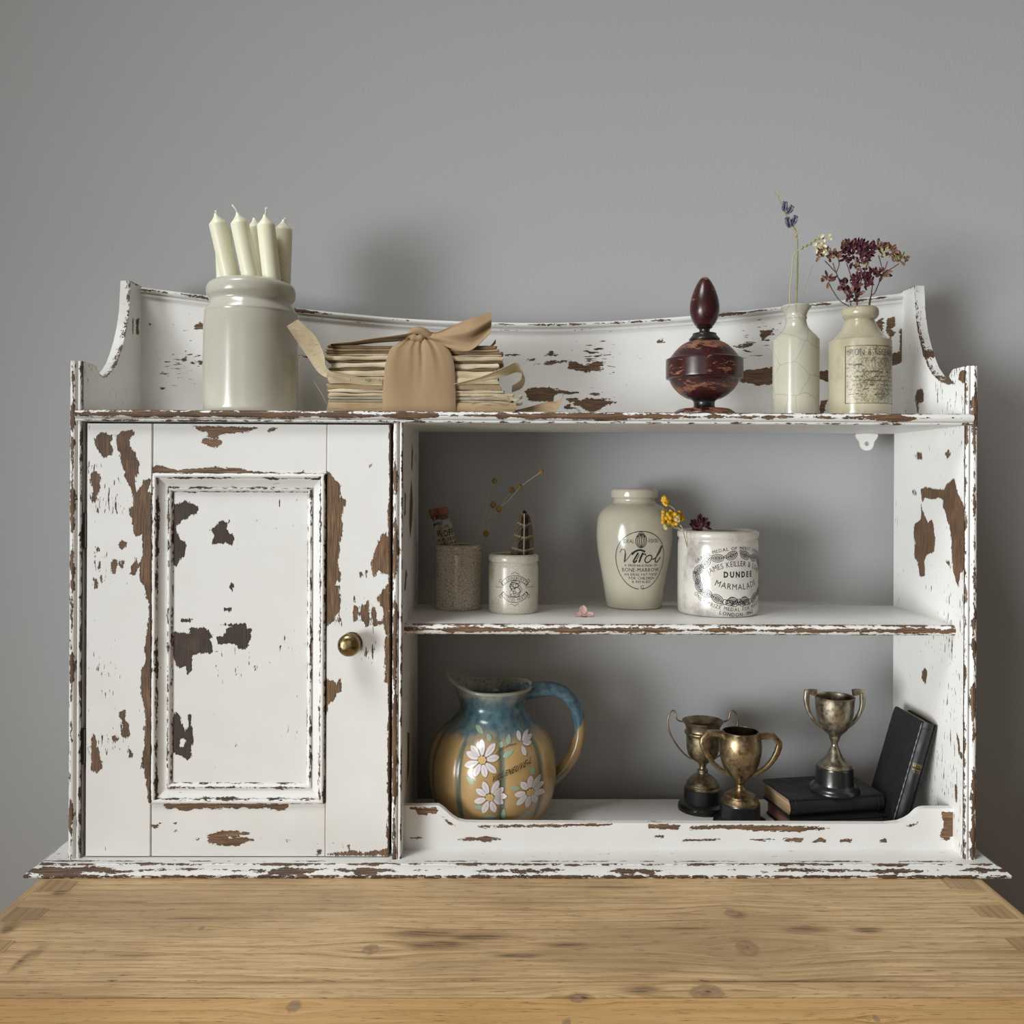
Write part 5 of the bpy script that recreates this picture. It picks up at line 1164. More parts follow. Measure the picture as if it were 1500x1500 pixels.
sprig('dark purple dried flower with a low head just above the squat bottle', [('b', (1255, 452, Y3 - 0.007), (1254, 440, Y3 - 0.014), (1252, 428, Y3 - 0.018))], [(1244, 419, 12, 46, 'purple', 'purple_tan'), (1262, 412, 12, 46, 'purple', 'purple'), (1250, 430, 9, 26, 'purple', 'purple_tan')], -0.005, -0.008, 2, -0.018)
sprig('faded purple dried flower leaning left, in the squat bottle', [('b', (1247, 452, Y3), (1236, 427, Y3), (1225, 400, Y3), (1220, 385, Y3)), [(1225, 400, Y3), (1214, 388, Y3), (1208, 382, Y3)], [(1225, 400, Y3), (1229, 388, Y3), (1228, 378, Y3)], [(1246, 450, Y3), (1230, 440, Y3), (1219, 424, Y3), (1215, 416, Y3)]], [(1208, 374, 9, 26, 'purple_tan', 'purple'), (1224, 374, 6, 14, 'purple_tan', 'purple'), (1213, 410, 7, 18, 'purple_tan', 'purple')], -0.006, 0.003, 3)
sprig('faded purple dried flower with three heads leaning right, in the squat bottle', [('b', (1272, 452, Y3), (1282, 428, Y3), (1291, 406, Y3), (1297, 392, Y3), (1300, 383, Y3)), [(1294, 400, Y3), (1305, 394, Y3), (1317, 386, Y3)], [(1293, 396, Y3), (1290, 385, Y3), (1287, 374, Y3)], [(1274, 450, Y3), (1277, 425, Y3), (1279, 413, Y3)]], [(1286, 362, 8, 22, 'purple_tan', 'purple'), (1301, 371, 11, 34, 'purple_tan', 'yellow_pale'), (1320, 381, 7, 16, 'purple_tan', 'stem_green'), (1281, 402, 7, 20, 'purple', 'purple_tan'), (1293, 400, 6, 14, 'purple_tan', 'purple')], 0.006, 0.003, 4)

# ------------------------------------------------------------------ things in the pots on the middle shelf
def m_glass():
    N = NT('tube_glass'); N.done((0.9, 0.95, 0.95), 0.05); N.b.inputs['Transmission Weight'].default_value = 1.0; N.b.inputs['IOR'].default_value = 1.3; return N.m
M['glass'] = m_glass(); M['cork'] = m_petal('old_cork', (0.20, 0.085, 0.045), (0.28, 0.13, 0.07)); M['dark_powder'] = m_petal('dark_contents', (0.018, 0.018, 0.028), (0.04, 0.035, 0.05)); M['tube_label'] = m_paper('aged_tube_label', (0.32, 0.28, 0.21), (0.40, 0.35, 0.27))
def vial(top, bot, Y, r, label, lines, lab_top):
    a = atY(top[0], top[1], Y); b = atY(bot[0], bot[1], Y); u = (a - b).normalized(); zf_ = ZM1 + 0.010; b = a - u * ((a.z - zf_) / u.z); L = (a - b).length; rr = r * S(Y)
    t = thing('corked_tube', tuple(b), label, 'glass tube', 'corked glass tubes in the crackle pot')
    q = Vector((0, 0, 1)).rotation_difference(u).to_matrix().to_4x4(); Mx = Matrix.Translation(b) @ q
    mk('glass_tube', xf(lathe((0, 0), [(0, 0), (rr * 0.8, 0.001), (rr, 0.004), (rr, L - 0.009), (rr * 0.84, L - 0.009), (rr * 0.84, 0.005), (0, 0.003)], 24), Mx), M['glass'], t)
    mk('contents', xf(lathe((0, 0), [(0, 0.0036), (rr * 0.82, 0.006), (rr * 0.82, L - 0.018), (0, L - 0.017)], 20), Mx), M['dark_powder'], t)
    mk('cork', xf(lathe((0, 0), [(0, L - 0.015), (rr * 0.82, L - 0.014), (rr * 0.86, L - 0.009), (rr * 1.02, L - 0.0085), (rr * 1.04, L - 0.001), (rr * 0.98, L), (0, L)], 20), Mx), M['cork'], t)
    h0, h1 = 0.004, L - lab_top; A = []; n = 16
    def lf(u_, v_):
        an = -1.25 + 2.75 * u_; hh = h0 + (h1 - h0 - 0.006 * (2 * abs(u_ - 0.5)) ** 2.2) * v_; R_ = rr + 0.00025; return (R_ * math.sin(an), -R_ * math.cos(an), hh)
    vf = sheet(lf, n, 8, -0.00012); mk('paper_label', xf(vf, Mx), M['tube_label'], t, angle=80)
    K = Ink()
    for tx, v, h, wd in lines: K.line(tx, 1.0, v, h, wd, 0.12, 0.03)
    K.fine(2)
    Vv = [((rr + 0.0006) * math.sin((p * S(Y)) / rr), -(rr + 0.0006) * math.cos(p * S(Y) / rr), L + q_ * S(Y)) for p, q_ in K.V]
    mk('label_print', xf((Vv, K.F), Mx), M['ink'], t, smooth=False)
vial((647.5, 743), (662, 800), 1.099, 7.6, 'front corked glass tube with a printed paper label, leaning left in the crackle pot', [('OFF', -38, 9.0, 15), ('IC', -28, 3.6, 6), ('LEEA', -47, 4.5, 14), ('FOR B', -53.5, 3, 14), ('POWDER', -59, 3, 14)], 0.017)
vial((634.5, 745), (648, 800), 1.112, 7.2, 'rear corked glass tube with a darker red cork, leaning left in the crackle pot', [('R', -37, 8, 6), ('N A', -47, 4, 9), ('W E', -54, 4, 9)], 0.020)
fx = thing('flax_stems', (cP[0] + 0.012, PY - 0.004, ZM1 + 0.008), 'thin dried stems with round golden seed pods leaning right out of the crackle pot', 'flower')
F5 = lambda pts, Y: [(600 + x / 5, 670 + y / 5, Y) for x, y in pts]
for pts, Y in (([(520, 640), (560, 560), (655, 380), (720, 320), (810, 218), (880, 165), (967, 103)], 1.108), ([(475, 640), (490, 580), (550, 475), (640, 390), (700, 310), (750, 243)], 1.114), ([(500, 640), (530, 500), (555, 400), (575, 290), (622, 172)], 1.118), ([(550, 475), (600, 400), (612, 348)], 1.112)):
    root = [(cP[0] + 0.012, PY - 0.004, ZM1 + 0.008)] if pts[0][1] == 640 else []
    mk('stem', tube(catmull(root + [tuple(atY(*p)) for p in F5(pts, Y)], 5), 0.00042, 5), M['thread'], fx)
for x, y, Y, r in ((622, 172, 1.118, 4.2), (750, 243, 1.114, 4.8), (810, 218, 1.108, 4.2), (967, 103, 1.108, 3.8), (612, 348, 1.112, 4.8), (655, 380, 1.108, 4.8), (560, 560, 1.108, 4.8)):
    p = atY(600 + x / 5, 670 + y / 5, Y); rr = r * S(Y)
    pod = lathe((p.x, p.y), [(0, p.z - rr), (rr * 0.5, p.z - rr * 0.88), (rr * 0.95, p.z - rr * 0.3), (rr, p.z + rr * 0.1), (rr * 0.75, p.z + rr * 0.7), (rr * 0.25, p.z + rr), (0, p.z + rr * 1.25)], 10)
    pod = ([(p.x + (x_ - p.x) * (1 - 0.1 * (k_ % 2)), y_, z_) for k_, (x_, y_, z_) in enumerate(pod[0])], pod[1]); mk('seed_pod', pod, M['pod'], fx, angle=60)
# feather: broad vane with dark blocks and pale chevrons
FYf = 1.078; fth = thing('feather', (cQ[0] + 0.010, QY - 0.006, ZM1 + 0.010), 'short brown feather with dark bars and pale chevrons standing in the small white jar', 'feather')
FW = catmull([(747, 845, 780, 0.0), (748, 815, 780.5, 0.1), (749.5, 800, 781.8, 0.3), (752, 786, 781, 0.5), (756, 770, 779, 0.7), (760, 757, 775.5, 0.85), (764, 750, 771, 0.95), (767, 747.6, 768.6, 1.0)], 8)
def fcol(u, v):
    y = 815 - v * 67.5; k = u * 2 - 1
    lines = [805.5, 786.5, 768.5, 753.5]; c = np.array([0.135, 0.095, 0.060])
    if abs(u - 0.56) < 0.24 + 0.04 * math.sin(v * 9): c = np.array([0.020, 0.012, 0.011])
    ph = [(l, (y - l + 4.2 * abs(u - 0.56) * 2 - 1.5)) for l in lines]
    for l, d in ph:
        if abs(d) < 1.05: c = np.array([0.36, 0.28, 0.17])
        elif 0 < d < 4.5: c = np.array([0.10, 0.07, 0.045]) if abs(u - 0.56) < 0.3 else c
    return (*c, 1)
def ff(u, v):
    i = v * (len(FW) - 1); a = int(min(i, len(FW) - 2)); f = i - a; r = [p * (1 - f) + q * f for p, q in zip(FW[a], FW[a + 1])]
    x = r[0] + (r[2] - r[0]) * u; return tuple(atY(x, r[1], FYf + 0.006 * (2 * u - 1.1) ** 2 + 0.004 * math.sin(v * 3) + (0.0006 if int(u * 40 + v * 12) % 2 else 0)))
vf = sheet(ff, 44, 90, 0.0006); cols = []
FWy = [f_[1] for f_ in FW]
for layer in range(2):
    for i in range(45):
        for j in range(91):
            y = np.interp(j / 90 * (len(FW) - 1), range(len(FW)), FWy); cols.append(fcol(i / 44, (815 - y) / 67.5))
N = NT('feather_vane'); n_ = N.noise(N.mapping((900, 900, 120)), 1, 3, 0.6); M['feather'] = N.done(N.mix(N.rng(n_, 0.35, 0.7, 0.0, 0.35), N.attr('tint', 'Color'), (0.05, 0.035, 0.025)), 0.75, N.bump(n_, 0.3, 0.0006))
mk('vane', vf, M['feather'], fth, cols=cols, angle=80)
mk('quill', tube(catmull([(cQ[0] + 0.010, QY - 0.006, ZM1 + 0.010), tuple(atY(766.5, 845, FYf - 0.0006)), tuple(atY(767.5, 800, FYf - 0.0006)), tuple(atY(768, 752, FYf + 0.0022))], 6), [0.0009] * 10 + [0.0006] * 9, 6), M['stem_pale'], fth)
# pink flower lying on the shelf
pf = thing('pressed_flower', tuple(atZ(855, 902, ZM1)), 'small pale pink pressed flower lying on the middle shelf', 'flower'); pc = atZ(854, 901, ZM1 + 0.0015)
for dr, ln, wd in (((-1, -0.25, 0.10), 15, 9), ((1, -0.15, 0.12), 17, 10), ((0.05, 0.35, 0.9), 15, 12), ((0.1, -1, 0.04), 12, 9)):
    v = petal(pc, dr, ln * S(1.05), wd * S(1.05), 0.2, (0.1, -0.6, 0.8)); mk('petal', ([(x, y, max(z, ZM1 + 0.0002)) for x, y, z in v[0]], v[1]), M['pink'], pf, angle=80)
# yellow and purple sprigs in the marmalade jar
ys_ = thing('yellow_sprig', (cK[0] - 0.020, KY, ZM1 + 0.010), 'bright yellow everlasting sprig leaning over the left rim of the marmalade jar', 'flower'); YY = 1.060
def g(pts): return [tuple(atY(850 + x / 5, 690 + y / 5, YY)) for x, y in pts]
rootY = (cK[0] - 0.020, KY, ZM1 + 0.010)
for pts in ([(760, 470), (735, 400), (700, 340), (690, 280), (640, 245), (625, 225)], [(760, 460), (735, 405), (700, 350)], [(755, 450), (720, 415), (680, 410), (630, 415)], [(745, 430), (700, 420), (650, 400)]):
    mk('stem', tube(catmull([rootY] * (pts[0][0] == 760) + g(pts), 5), 0.0005, 6), M['stem_pale'], ys_)
ry = random.Random(9)
def balls(name, lst, mat, t, Y):
    parts = []
    for x, y, r in lst:
        c = atY(850 + x / 5, 690 + y / 5, Y + ry.gauss(0, 0.003)); b = ball(c, r * S(Y), 9, 6, 1, 1, 1.0); parts.append(([(c.x + (p[0] - c.x) * (1 + 0.18 * math.sin(i * 2.4)), c.y + (p[1] - c.y) * (1 + 0.18 * math.sin(i * 1.3)), c.z + (p[2] - c.z) * (1 + 0.18 * math.sin(i * 3.1))) for i, p in enumerate(b[0])], b[1]))
    mk(name, join(*parts), M[mat], t, angle=80)
balls('yellow_cluster', [(615 + ry.gauss(10, 10), 215 + ry.gauss(0, 17), 2.5) for _ in range(28)], 'yellow', ys_, YY)
balls('yellow_cluster', [(672 + ry.gauss(0, 28), 335 + ry.gauss(0, 24), 2.9) for _ in range(85)], 'yellow', ys_, YY)
balls('pale_bud', [(630 + ry.gauss(0, 8), 412 + ry.gauss(0, 8), 3.2) for _ in range(8)], 'yellow_pale', ys_, YY)
balls('pale_bud', [(715 + ry.gauss(0, 9), 350 + ry.gauss(0, 9), 3.2) for _ in range(9)], 'yellow_pale', ys_, YY - 0.002)
ps = thing('purple_sprig', (cK[0] - 0.012, KY + 0.01, ZM1 + 0.010), 'small dark purple dried sprig peeping over the rim of the marmalade jar', 'flower')
mk('stem', tube(catmull([(cK[0] - 0.012, KY + 0.01, ZM1 + 0.010), tuple(atY(1020, 800, 1.085)), tuple(atY(1024, 768, 1.078))], 5), 0.0006, 6), M['stem_brown'], ps)
flower_head(ps, 1026, 770, 11, 1.076, 44, 'purple', 'purple', 77, 0.9, 9)
# ------------------------------------------------------------------ painted jug
UX, UY = 722.0, 1.080
uc = atY(UX, 1100, UY); us_ = S(UY)
jug = thing('pottery_jug', (uc.x, UY, ZB1), 'round lobed pottery jug with blue neck and handle, ochre body and white daisies', 'jug')
JP = catmull([(44, 1202), (58, 1198), (74, 1186), (86, 1168), (92.5, 1146), (94.3, 1124), (92.5, 1102), (86, 1082), (76, 1067), (63, 1055), (53, 1045), (47.8, 1035), (46.8, 1027), (49, 1017), (53.5, 1009), (56.5, 1005.5)], 5)
JP = [(r * us_, max(atY(UX, y, UY).z, ZB1)) for r, y in JP]
JP[0] = (JP[0][0], ZB1)
zn0, zn1 = atY(UX, 1040, UY).z, JP[-1][1]; zl0, zl1 = atY(UX, 1190, UY).z, atY(UX, 1050, UY).z
SP = math.radians(-88)                      # the spout points left
def jug_pt(a, r, z, inner=0.0):
    lob = (1 - abs(math.sin((a - math.radians(9.0)) * 4.5)) ** 0.35)          # 0 on a lobe, 1 in a groove
    w_ = max(0, min(1, (zl1 - z) / 0.018)) * max(0, min(1, (z - ZB1 + 0.005) / 0.03))
    rr = (r - inner) * (1 - 0.085 * lob * w_)
    k = max(0, (z - zn0) / (zn1 - zn0)); d = math.atan2(math.sin(a - SP), math.cos(a - SP)); gs = math.exp(-(d / 0.62) ** 2)
    rr += 0.0105 * gs * k ** 1.5; zz = z + 0.0150 * gs * k ** 1.7 + 0.0035 * k ** 2 * math.exp(-(((d + math.pi) % (2 * math.pi)) / 0.9) ** 2)
    pin = math.exp(-((abs(d) - 0.75) / 0.3) ** 2); rr -= 0.0015 * pin * k ** 2
    return (uc.x + rr * math.sin(a), UY - rr * math.cos(a), zz), lob * w_
SEG = 180; Vv = []; gro = []; prof = [(0, ZB1, 0)] + [(r, z, 0) for r, z in JP] + [(JP[-1][0] - 0.0015, JP[-1][1] + 0.0006, 0)] + [(r, z, 0.0035) for r, z in reversed(JP[18:])] + [(0, JP[18][1], 0)]
rows = []
for r, z, inn in prof:
    row = []
    for k in range(SEG):
        if r == 0:
            if not row: row.append(len(Vv)); Vv.append((uc.x, UY, z)); gro.append(0)
        else:
            p, gq = jug_pt(2 * math.pi * k / SEG, r, z, inn); row.append(len(Vv)); Vv.append(p); gro.append(gq if inn == 0 else 0)
    rows.append(row)
Fs = []
for A, B in zip(rows, rows[1:]):
    for k in range(SEG):
        k2 = (k + 1) % SEG
        if len(A) == 1: Fs.append((A[0], B[k], B[k2]))
        elif len(B) == 1: Fs.append((A[k], A[k2], B[0]))
        else: Fs.append((A[k], A[k2], B[k2], B[k]))
def m_jug():
    N = NT('painted_jug_glaze'); sx = N.n('ShaderNodeSeparateXYZ'); N.l(N.tc.outputs['Object'], sx.inputs[0]); z = sx.outputs[2]
    n = N.noise(N.mapping((45, 45, 22)), 1, 4, 0.6); n2 = N.noise(N.mapping((130, 130, 70)), 1, 4, 0.65); n3 = N.noise(N.mapping((260, 260, 60)), 1, 4, 0.7)
    zz = N.math('ADD', z, N.math('MULTIPLY', N.math('SUBTRACT', n, 0.5), 0.030)); g = N.attr('groove')
    zz2 = N.math('SUBTRACT', zz, N.math('MULTIPLY', g, -0.012))
    tan = N.mix(n2, (0.36, 0.235, 0.095), (0.48, 0.33, 0.145)); tan = N.mix(N.rng(n, 0.55, 0.75, 0, 0.35), tan, (0.30, 0.14, 0.05))
    blue = N.mix(N.rng(n2, 0.3, 0.7), (0.035, 0.095, 0.145), (0.11, 0.20, 0.22)); blue = N.mix(N.rng(n, 0.5, 0.7, 0, 0.6), blue, (0.16, 0.215, 0.16))
    rim = N.mix(N.rng(n3, 0.48, 0.70), (0.34, 0.34, 0.29), (0.10, 0.115, 0.12))
    c = N.mix(N.rng(zz2, 0.100, 0.122), tan, blue); c = N.mix(N.rng(zz, 0.140, 0.158), c, rim)
    c = N.mix(N.math('MULTIPLY', N.rng(g, 0.30, 0.55), 0.9), c, (0.10, 0.135, 0.105))
    return N.done(c, 0.24, N.bump(n2, 0.08, 0.001), coat=0.35)
M['jug'] = m_jug()
M['jug_dark'] = m_plain('dark_glaze_inside', (0.035, 0.035, 0.03), 0.25)
mk('jug_body', (Vv, Fs), M['jug'], jug, angle=80, attrs={'groove': gro})
jb = BVHTree.FromPolygons([Vector(p) for p in Vv], Fs)
M['jug_rim'] = m_glaze('pale_grey_rim_glaze', (0.30, 0.30, 0.255), (0.38, 0.38, 0.33), 0.22, 0.6, 160.0)
rimp = [jug_pt(2 * math.pi * k / 96, JP[-1][0] - 0.0012, JP[-1][1])[0] for k in range(97)]
mk('rim', tube(rimp, 0.0021, 10, cap=False), M['jug_rim'], jug, angle=80)
def m_jhandle():
    N = NT('jug_handle_glaze'); sx = N.n('ShaderNodeSeparateXYZ'); N.l(N.tc.outputs['Object'], sx.inputs[0]); n = N.noise(N.mapping((60, 60, 60)), 1, 4, 0.6); n2 = N.noise(N.mapping((140, 140, 140)), 1, 4, 0.6)
    blue = N.mix(N.rng(n2, 0.3, 0.7), (0.035, 0.085, 0.135), (0.10, 0.17, 0.20)); tan = N.mix(n2, (0.30, 0.20, 0.09), (0.42, 0.29, 0.13))
    q = N.math('ADD', sx.outputs[2], N.math('MULTIPLY', N.math('SUBTRACT', sx.outputs[0], 0.0965), -1.6)); q = N.math('ADD', q, N.math('MULTIPLY', N.math('SUBTRACT', n, 0.5), 0.02))
    c = N.mix(N.rng(q, 0.098, 0.103), tan, blue); c = N.mix(N.rng(sx.outputs[2], 0.05, 0.075, 0.7, 0.0), c, (0.06, 0.045, 0.035))
    return N.done(c, 0.22, None, coat=0.35)
M['jug_handle'] = m_jhandle()
hp = [tuple(atY(x, y, UY + 0.004)) for x, y in ((768, 1013), (784, 1011), (802, 1009), (822, 1013), (838, 1027), (847.5, 1048), (849, 1072), (844, 1096), (833, 1117), (818, 1134), (803, 1145))]
hp = catmull(hp, 6); nh = len(hp)
mk('handle', tube(hp, [(11.8 - 2.2 * math.sin(math.pi * i / (nh - 1)) - 2 * (i / nh)) * us_ for i in range(nh)], up=(0, 1, 0), sect=[(math.cos(2 * math.pi * k / 18) * 1.05, math.sin(2 * math.pi * k / 18) * (0.95 - 0.12 * math.cos(4 * math.pi * k / 18))) for k in range(18)]), M['jug_handle'], jug, angle=80)
# slip-painted daisies, leaves and the place name
M['slip_white'] = m_plain('white_slip', (0.66, 0.62, 0.63), 0.3, coat=0.3); M['slip_green'] = m_plain('pale_green_slip', (0.27, 0.37, 0.26), 0.3, coat=0.3); M['slip_yellow'] = m_plain('yellow_slip_dots', (0.56, 0.40, 0.15), 0.3); M['slip_outline'] = m_plain('thin_mauve_outline', (0.30, 0.23, 0.22), 0.4); M['slip_brown'] = m_plain('brown_outline', (0.055, 0.024, 0.012), 0.4)
JX = lambda x, y: (640 + x / 6.523, 980 + y / 6.523)
def jconv(u, v):
    p = atY(u, v, UY - 0.06); return p.x, p.z
def dec(name, ink, mat, off): return mk(name, project(ink.fine(3), jb, UY - 0.15, off, jconv), M[mat], jug, smooth=False)
def leafshape(cx, cy, a, ln, wd, r0=0.0, n=7):
    up = []; dn = []
    for i in range(n + 1):
        t = i / n; w_ = wd / 2 * math.sin(math.pi * min(1, t * 0.93 + 0.05)) ** 0.7 * (0.65 + 0.5 * t); x = r0 + ln * t
        up.append((cx + x * math.cos(a) - w_ * math.sin(a), cy + x * math.sin(a) + w_ * math.cos(a))); dn.append((cx + x * math.cos(a) + w_ * math.sin(a), cy + x * math.sin(a) - w_ * math.cos(a)))
    return up + dn[::-1]
for (x, y), angs, ln in (((435, 845), (-135, -92, -48, -8, 40, 78, 118, 158, 198), 26), ((505, 1180), (-150, -112, -62, -30, 0, 28, 72, 112, 160), 25), ((885, 1165), (-128, -88, -52, -18, 22, 62, 100, 140, 178), 24), ((800, 725), (-108, -50, -20, 8, 66), 17)):
    cx, cy = JX(x, y); K = Ink(); KO = Ink()
    for i, a in enumerate(angs):
        l_ = ln * (0.9 + 0.16 * ((i * 7) % 5) / 4); pts = leafshape(cx, cy, math.radians(a), l_ * 0.80, 10.6 if ln > 20 else 7.2, l_ * 0.20); K.blob(pts)
        KO.stroke(pts, 0.30, True); KO.stroke([(cx + l_ * 0.4 * math.cos(math.radians(a)), cy + l_ * 0.4 * math.sin(math.radians(a))), (cx + l_ * 0.85 * math.cos(math.radians(a)), cy + l_ * 0.85 * math.sin(math.radians(a)))], 0.3)
    dp = dec('daisy_petals', K, 'slip_white', 0.0006); po = project(KO.fine(3), jb, UY - 0.15, 0.00085, jconv); mk('petal_outline', po, M['slip_outline'], dp, smooth=False)
    if ln > 20:
        K = Ink(); KO = Ink(); pos = [(0, 0)] + [(4.2 * math.cos(q * math.pi / 3.5), 3.6 * math.sin(q * math.pi / 3.5)) for q in range(7)]
        KO.blob([(cx + 6.8 * math.cos(q * math.pi / 8), cy + 6 * math.sin(q * math.pi / 8)) for q in range(16)]); dec('daisy_eye', KO, 'slip_brown', 0.0008)
        for a, b in pos: K.blob([(cx + a + 2.1 * math.cos(q * math.pi / 5), cy + b + 2.1 * math.sin(q * math.pi / 5)) for q in range(10)])
        dec('daisy_dots', K, 'slip_yellow', 0.0014)
K = Ink()
for x, y, a, ln in ((290, 1005, 40, 14), (440, 640, -140, 14), (480, 640, 60, 10), (700, 1100, 10, 14), (730, 770, 150, 17), (690, 650, 100, 12), (900, 930, 75, 13), (360, 1290, -10, 14), (440, 1390, -5, 20), (640, 1310, 95, 16), (820, 1390, -20, 12), (620, 700, 110, 8)):
    K.blob(leafshape(*JX(x, y), math.radians(a), ln, 8.0))
dec('painted_leaves', K, 'slip_green', 0.0004)
K = Ink(); K.stroke([JX(*p) for p in ((560, 790), (620, 755), (690, 725), (760, 718))], 0.8)
K.line('VILLENEUVE-L', 0, 0, 9.5, 62, 0.16, 0.02)
K.V = K.V[:8] + [(0, 0)] * 0 + [((lambda u, v: (JX(720, 940)[0] + u * math.cos(0.36) + v * math.sin(0.36), JX(720, 940)[1] - u * math.sin(0.36) - 0 + -v * math.cos(0.36)))(u, v)) for u, v in K.V[8:]]
pn = project(K.fine(2), jb, UY - 0.15, 0.0, jconv); mk('place_name', ([(x, y - 0.0016, z) for x, y, z in pn[0]], pn[1]), M['slip_brown'], jug, smooth=False)

# ------------------------------------------------------------------ trophies
def m_silver(name, c0, c1, c2, rough=0.30):
    N = NT(name); n = N.noise(N.mapping((38, 38, 38)), 1, 5, 0.65); n2 = N.noise(N.mapping((170, 170, 170)), 1, 4, 0.6)
    c = N.ramp(N.math('ADD', N.math('MULTIPLY', n, 0.7), N.math('MULTIPLY', n2, 0.3)), [(0.36, c0), (0.5, c1), (0.66, c2)])
    return N.done(c, N.rng(n2, 0.3, 0.7, rough, rough + 0.2), N.bump(n2, 0.05, 0.0006), 0.95)
M['tarnish_a'] = m_silver('tarnished_bronze_silver', (0.085, 0.060, 0.038), (0.27, 0.215, 0.135), (0.42, 0.35, 0.24)); M['tarnish_b'] = m_silver('brown_gold_tarnish', (0.075, 0.045, 0.025), (0.28, 0.205, 0.115), (0.46, 0.37, 0.23), 0.26); M['tarnish_c'] = m_silver('dull_silver_plate', (0.07, 0.055, 0.045), (0.33, 0.29, 0.22), (0.50, 0.46, 0.37), 0.28)
M['plinth'] = m_plain('black_bakelite', (0.012, 0.012, 0.013), 0.28, coat=0.3)
def trophy(label, cx, Y, zb, cup, foot, plinth, mat, wall=0.0012):
    c = (atY(cx, 1100, Y).x, Y); t = thing('trophy_cup', (c[0], Y, zb), label, 'trophy', 'tarnished trophy cups on the bottom shelf')
    f = lambda pts, n=4: [(max(r, 0), z) for r, z in catmull([(r * S(Y), atY(cx, y, Y).z) for r, y in pts], n)]
    o = f(cup); zi = o[0][1] + 0.006
    inner = [(max(r - wall, 0.0005), z) for r, z in reversed(o) if z > zi and z < o[-1][1] - 0.0004]
    mk('cup', lathe(c, [(0, o[0][1])] + o + [(o[-1][0] - wall * 0.6, o[-1][1] + 0.0004)] + inner + [(0, zi)], 64), M[mat], t, angle=45)
    q = f(foot, 4); mk('metal_foot', lathe(c, [(0, q[0][1])] + q + [(0, q[-1][1])], 56), M[mat], t, angle=45)
    q = [(r * S(Y), max(zb, atY(cx, y, Y).z)) for r, y in plinth]; q[0] = (q[0][0], zb); mk('plinth', lathe(c, [(0, zb)] + q + [(0, q[-1][1])], 64), M['plinth'], t, angle=35)
    return t, c
def handle(t, pts, cx, Y, hw, hy, mat, mirror=True, wire=False, n=5, other=None):
    for sgn in (1, -1):
        src = pts if sgn > 0 else (other or [(2 * cx - x, y) for x, y in pts])
        P = [tuple(atY(x, y, Y)) for x, y in src]; P = catmull(P, n) if n else P
        if wire: vf = tube(P, hw * S(Y), 8)
        else: vf = strap(P, [h * S(Y) for h in (np.interp(np.linspace(0, 1, len(P)), np.linspace(0, 1, len(hw)), hw))], hy * S(Y))
        mk('handle', vf, M[mat], t, angle=50)
T1Y = 1.118
t, c = trophy('trophy cup with thin looping wire handles, behind the other one at the left', 1029.5, T1Y, ZB1,
    [(6.5, 1118), (11, 1114.5), (17, 1110.5), (21.5, 1104), (23.6, 1095), (24, 1084), (24.4, 1076.5), (26.4, 1074), (26.6, 1071.5), (24.6, 1069.5), (24.8, 1065), (26.5, 1061), (29.4, 1057), (30, 1055.5)],
    [(25, 1156), (25.2, 1152.5), (23.6, 1150.5), (23.8, 1147.5), (21.5, 1143.5), (16, 1138), (9.5, 1133.5), (7.4, 1131), (7.6, 1127.5), (5.2, 1125.5), (4.9, 1121.5), (6.6, 1117.5)],
    [(36, 1186), (36, 1180), (34, 1175.5), (31, 1174), (27.5, 1172.5), (27, 1170), (27, 1153.5), (26, 1152.5)], 'tarnish_a')
handle(t, [(1000, 1057), (994, 1055.5), (990.5, 1051), (989.8, 1045), (987, 1041), (983, 1042.5), (979.5, 1049), (978.3, 1059), (981.4, 1074), (992.5, 1093), (1004, 1106), (1013, 1112)], 1029.5, T1Y, 1.25, 0, 'tarnish_a', wire=True)
T2Y = 1.064
t, c = trophy('trophy cup with flat angular handles, in front at the left of the books', 1084.5, T2Y, ZB1,
    [(7.5, 1144), (11, 1140.5), (17.5, 1134), (23.5, 1125), (27.6, 1115), (30.3, 1102), (31, 1091), (30, 1081), (28, 1074.5), (26.3, 1071)],
    [(27.5, 1177), (27.5, 1172.5), (25.5, 1169), (24, 1167), (21.5, 1163.5), (15, 1160.5), (9.5, 1156.5), (6, 1151.5), (5.6, 1148), (7.6, 1145), (8.4, 1143)],
    [(39, 1208), (39, 1203), (37, 1200), (33, 1198.5), (29.5, 1196), (28.8, 1193), (28.8, 1175.5), (27.5, 1174)], 'tarnish_b')
handle(t, [(1060, 1075), (1051, 1074), (1038.5, 1073.5), (1029.5, 1082.5), (1029, 1089), (1031, 1096), (1035, 1104), (1040, 1111.5), (1046, 1119), (1053, 1125.5), (1060, 1130), (1068, 1134)], 1084.5, T2Y, (4.8, 4.4, 4.2, 3.6, 3.0, 3.0), 3.4, 'tarnish_b', n=1, other=[(1109, 1078.5), (1120, 1077.5), (1132.5, 1077.5), (1141.5, 1088), (1141, 1094), (1138.5, 1102), (1134, 1110), (1129, 1117), (1122, 1124), (1115, 1129), (1108, 1132.5), (1100, 1135)])

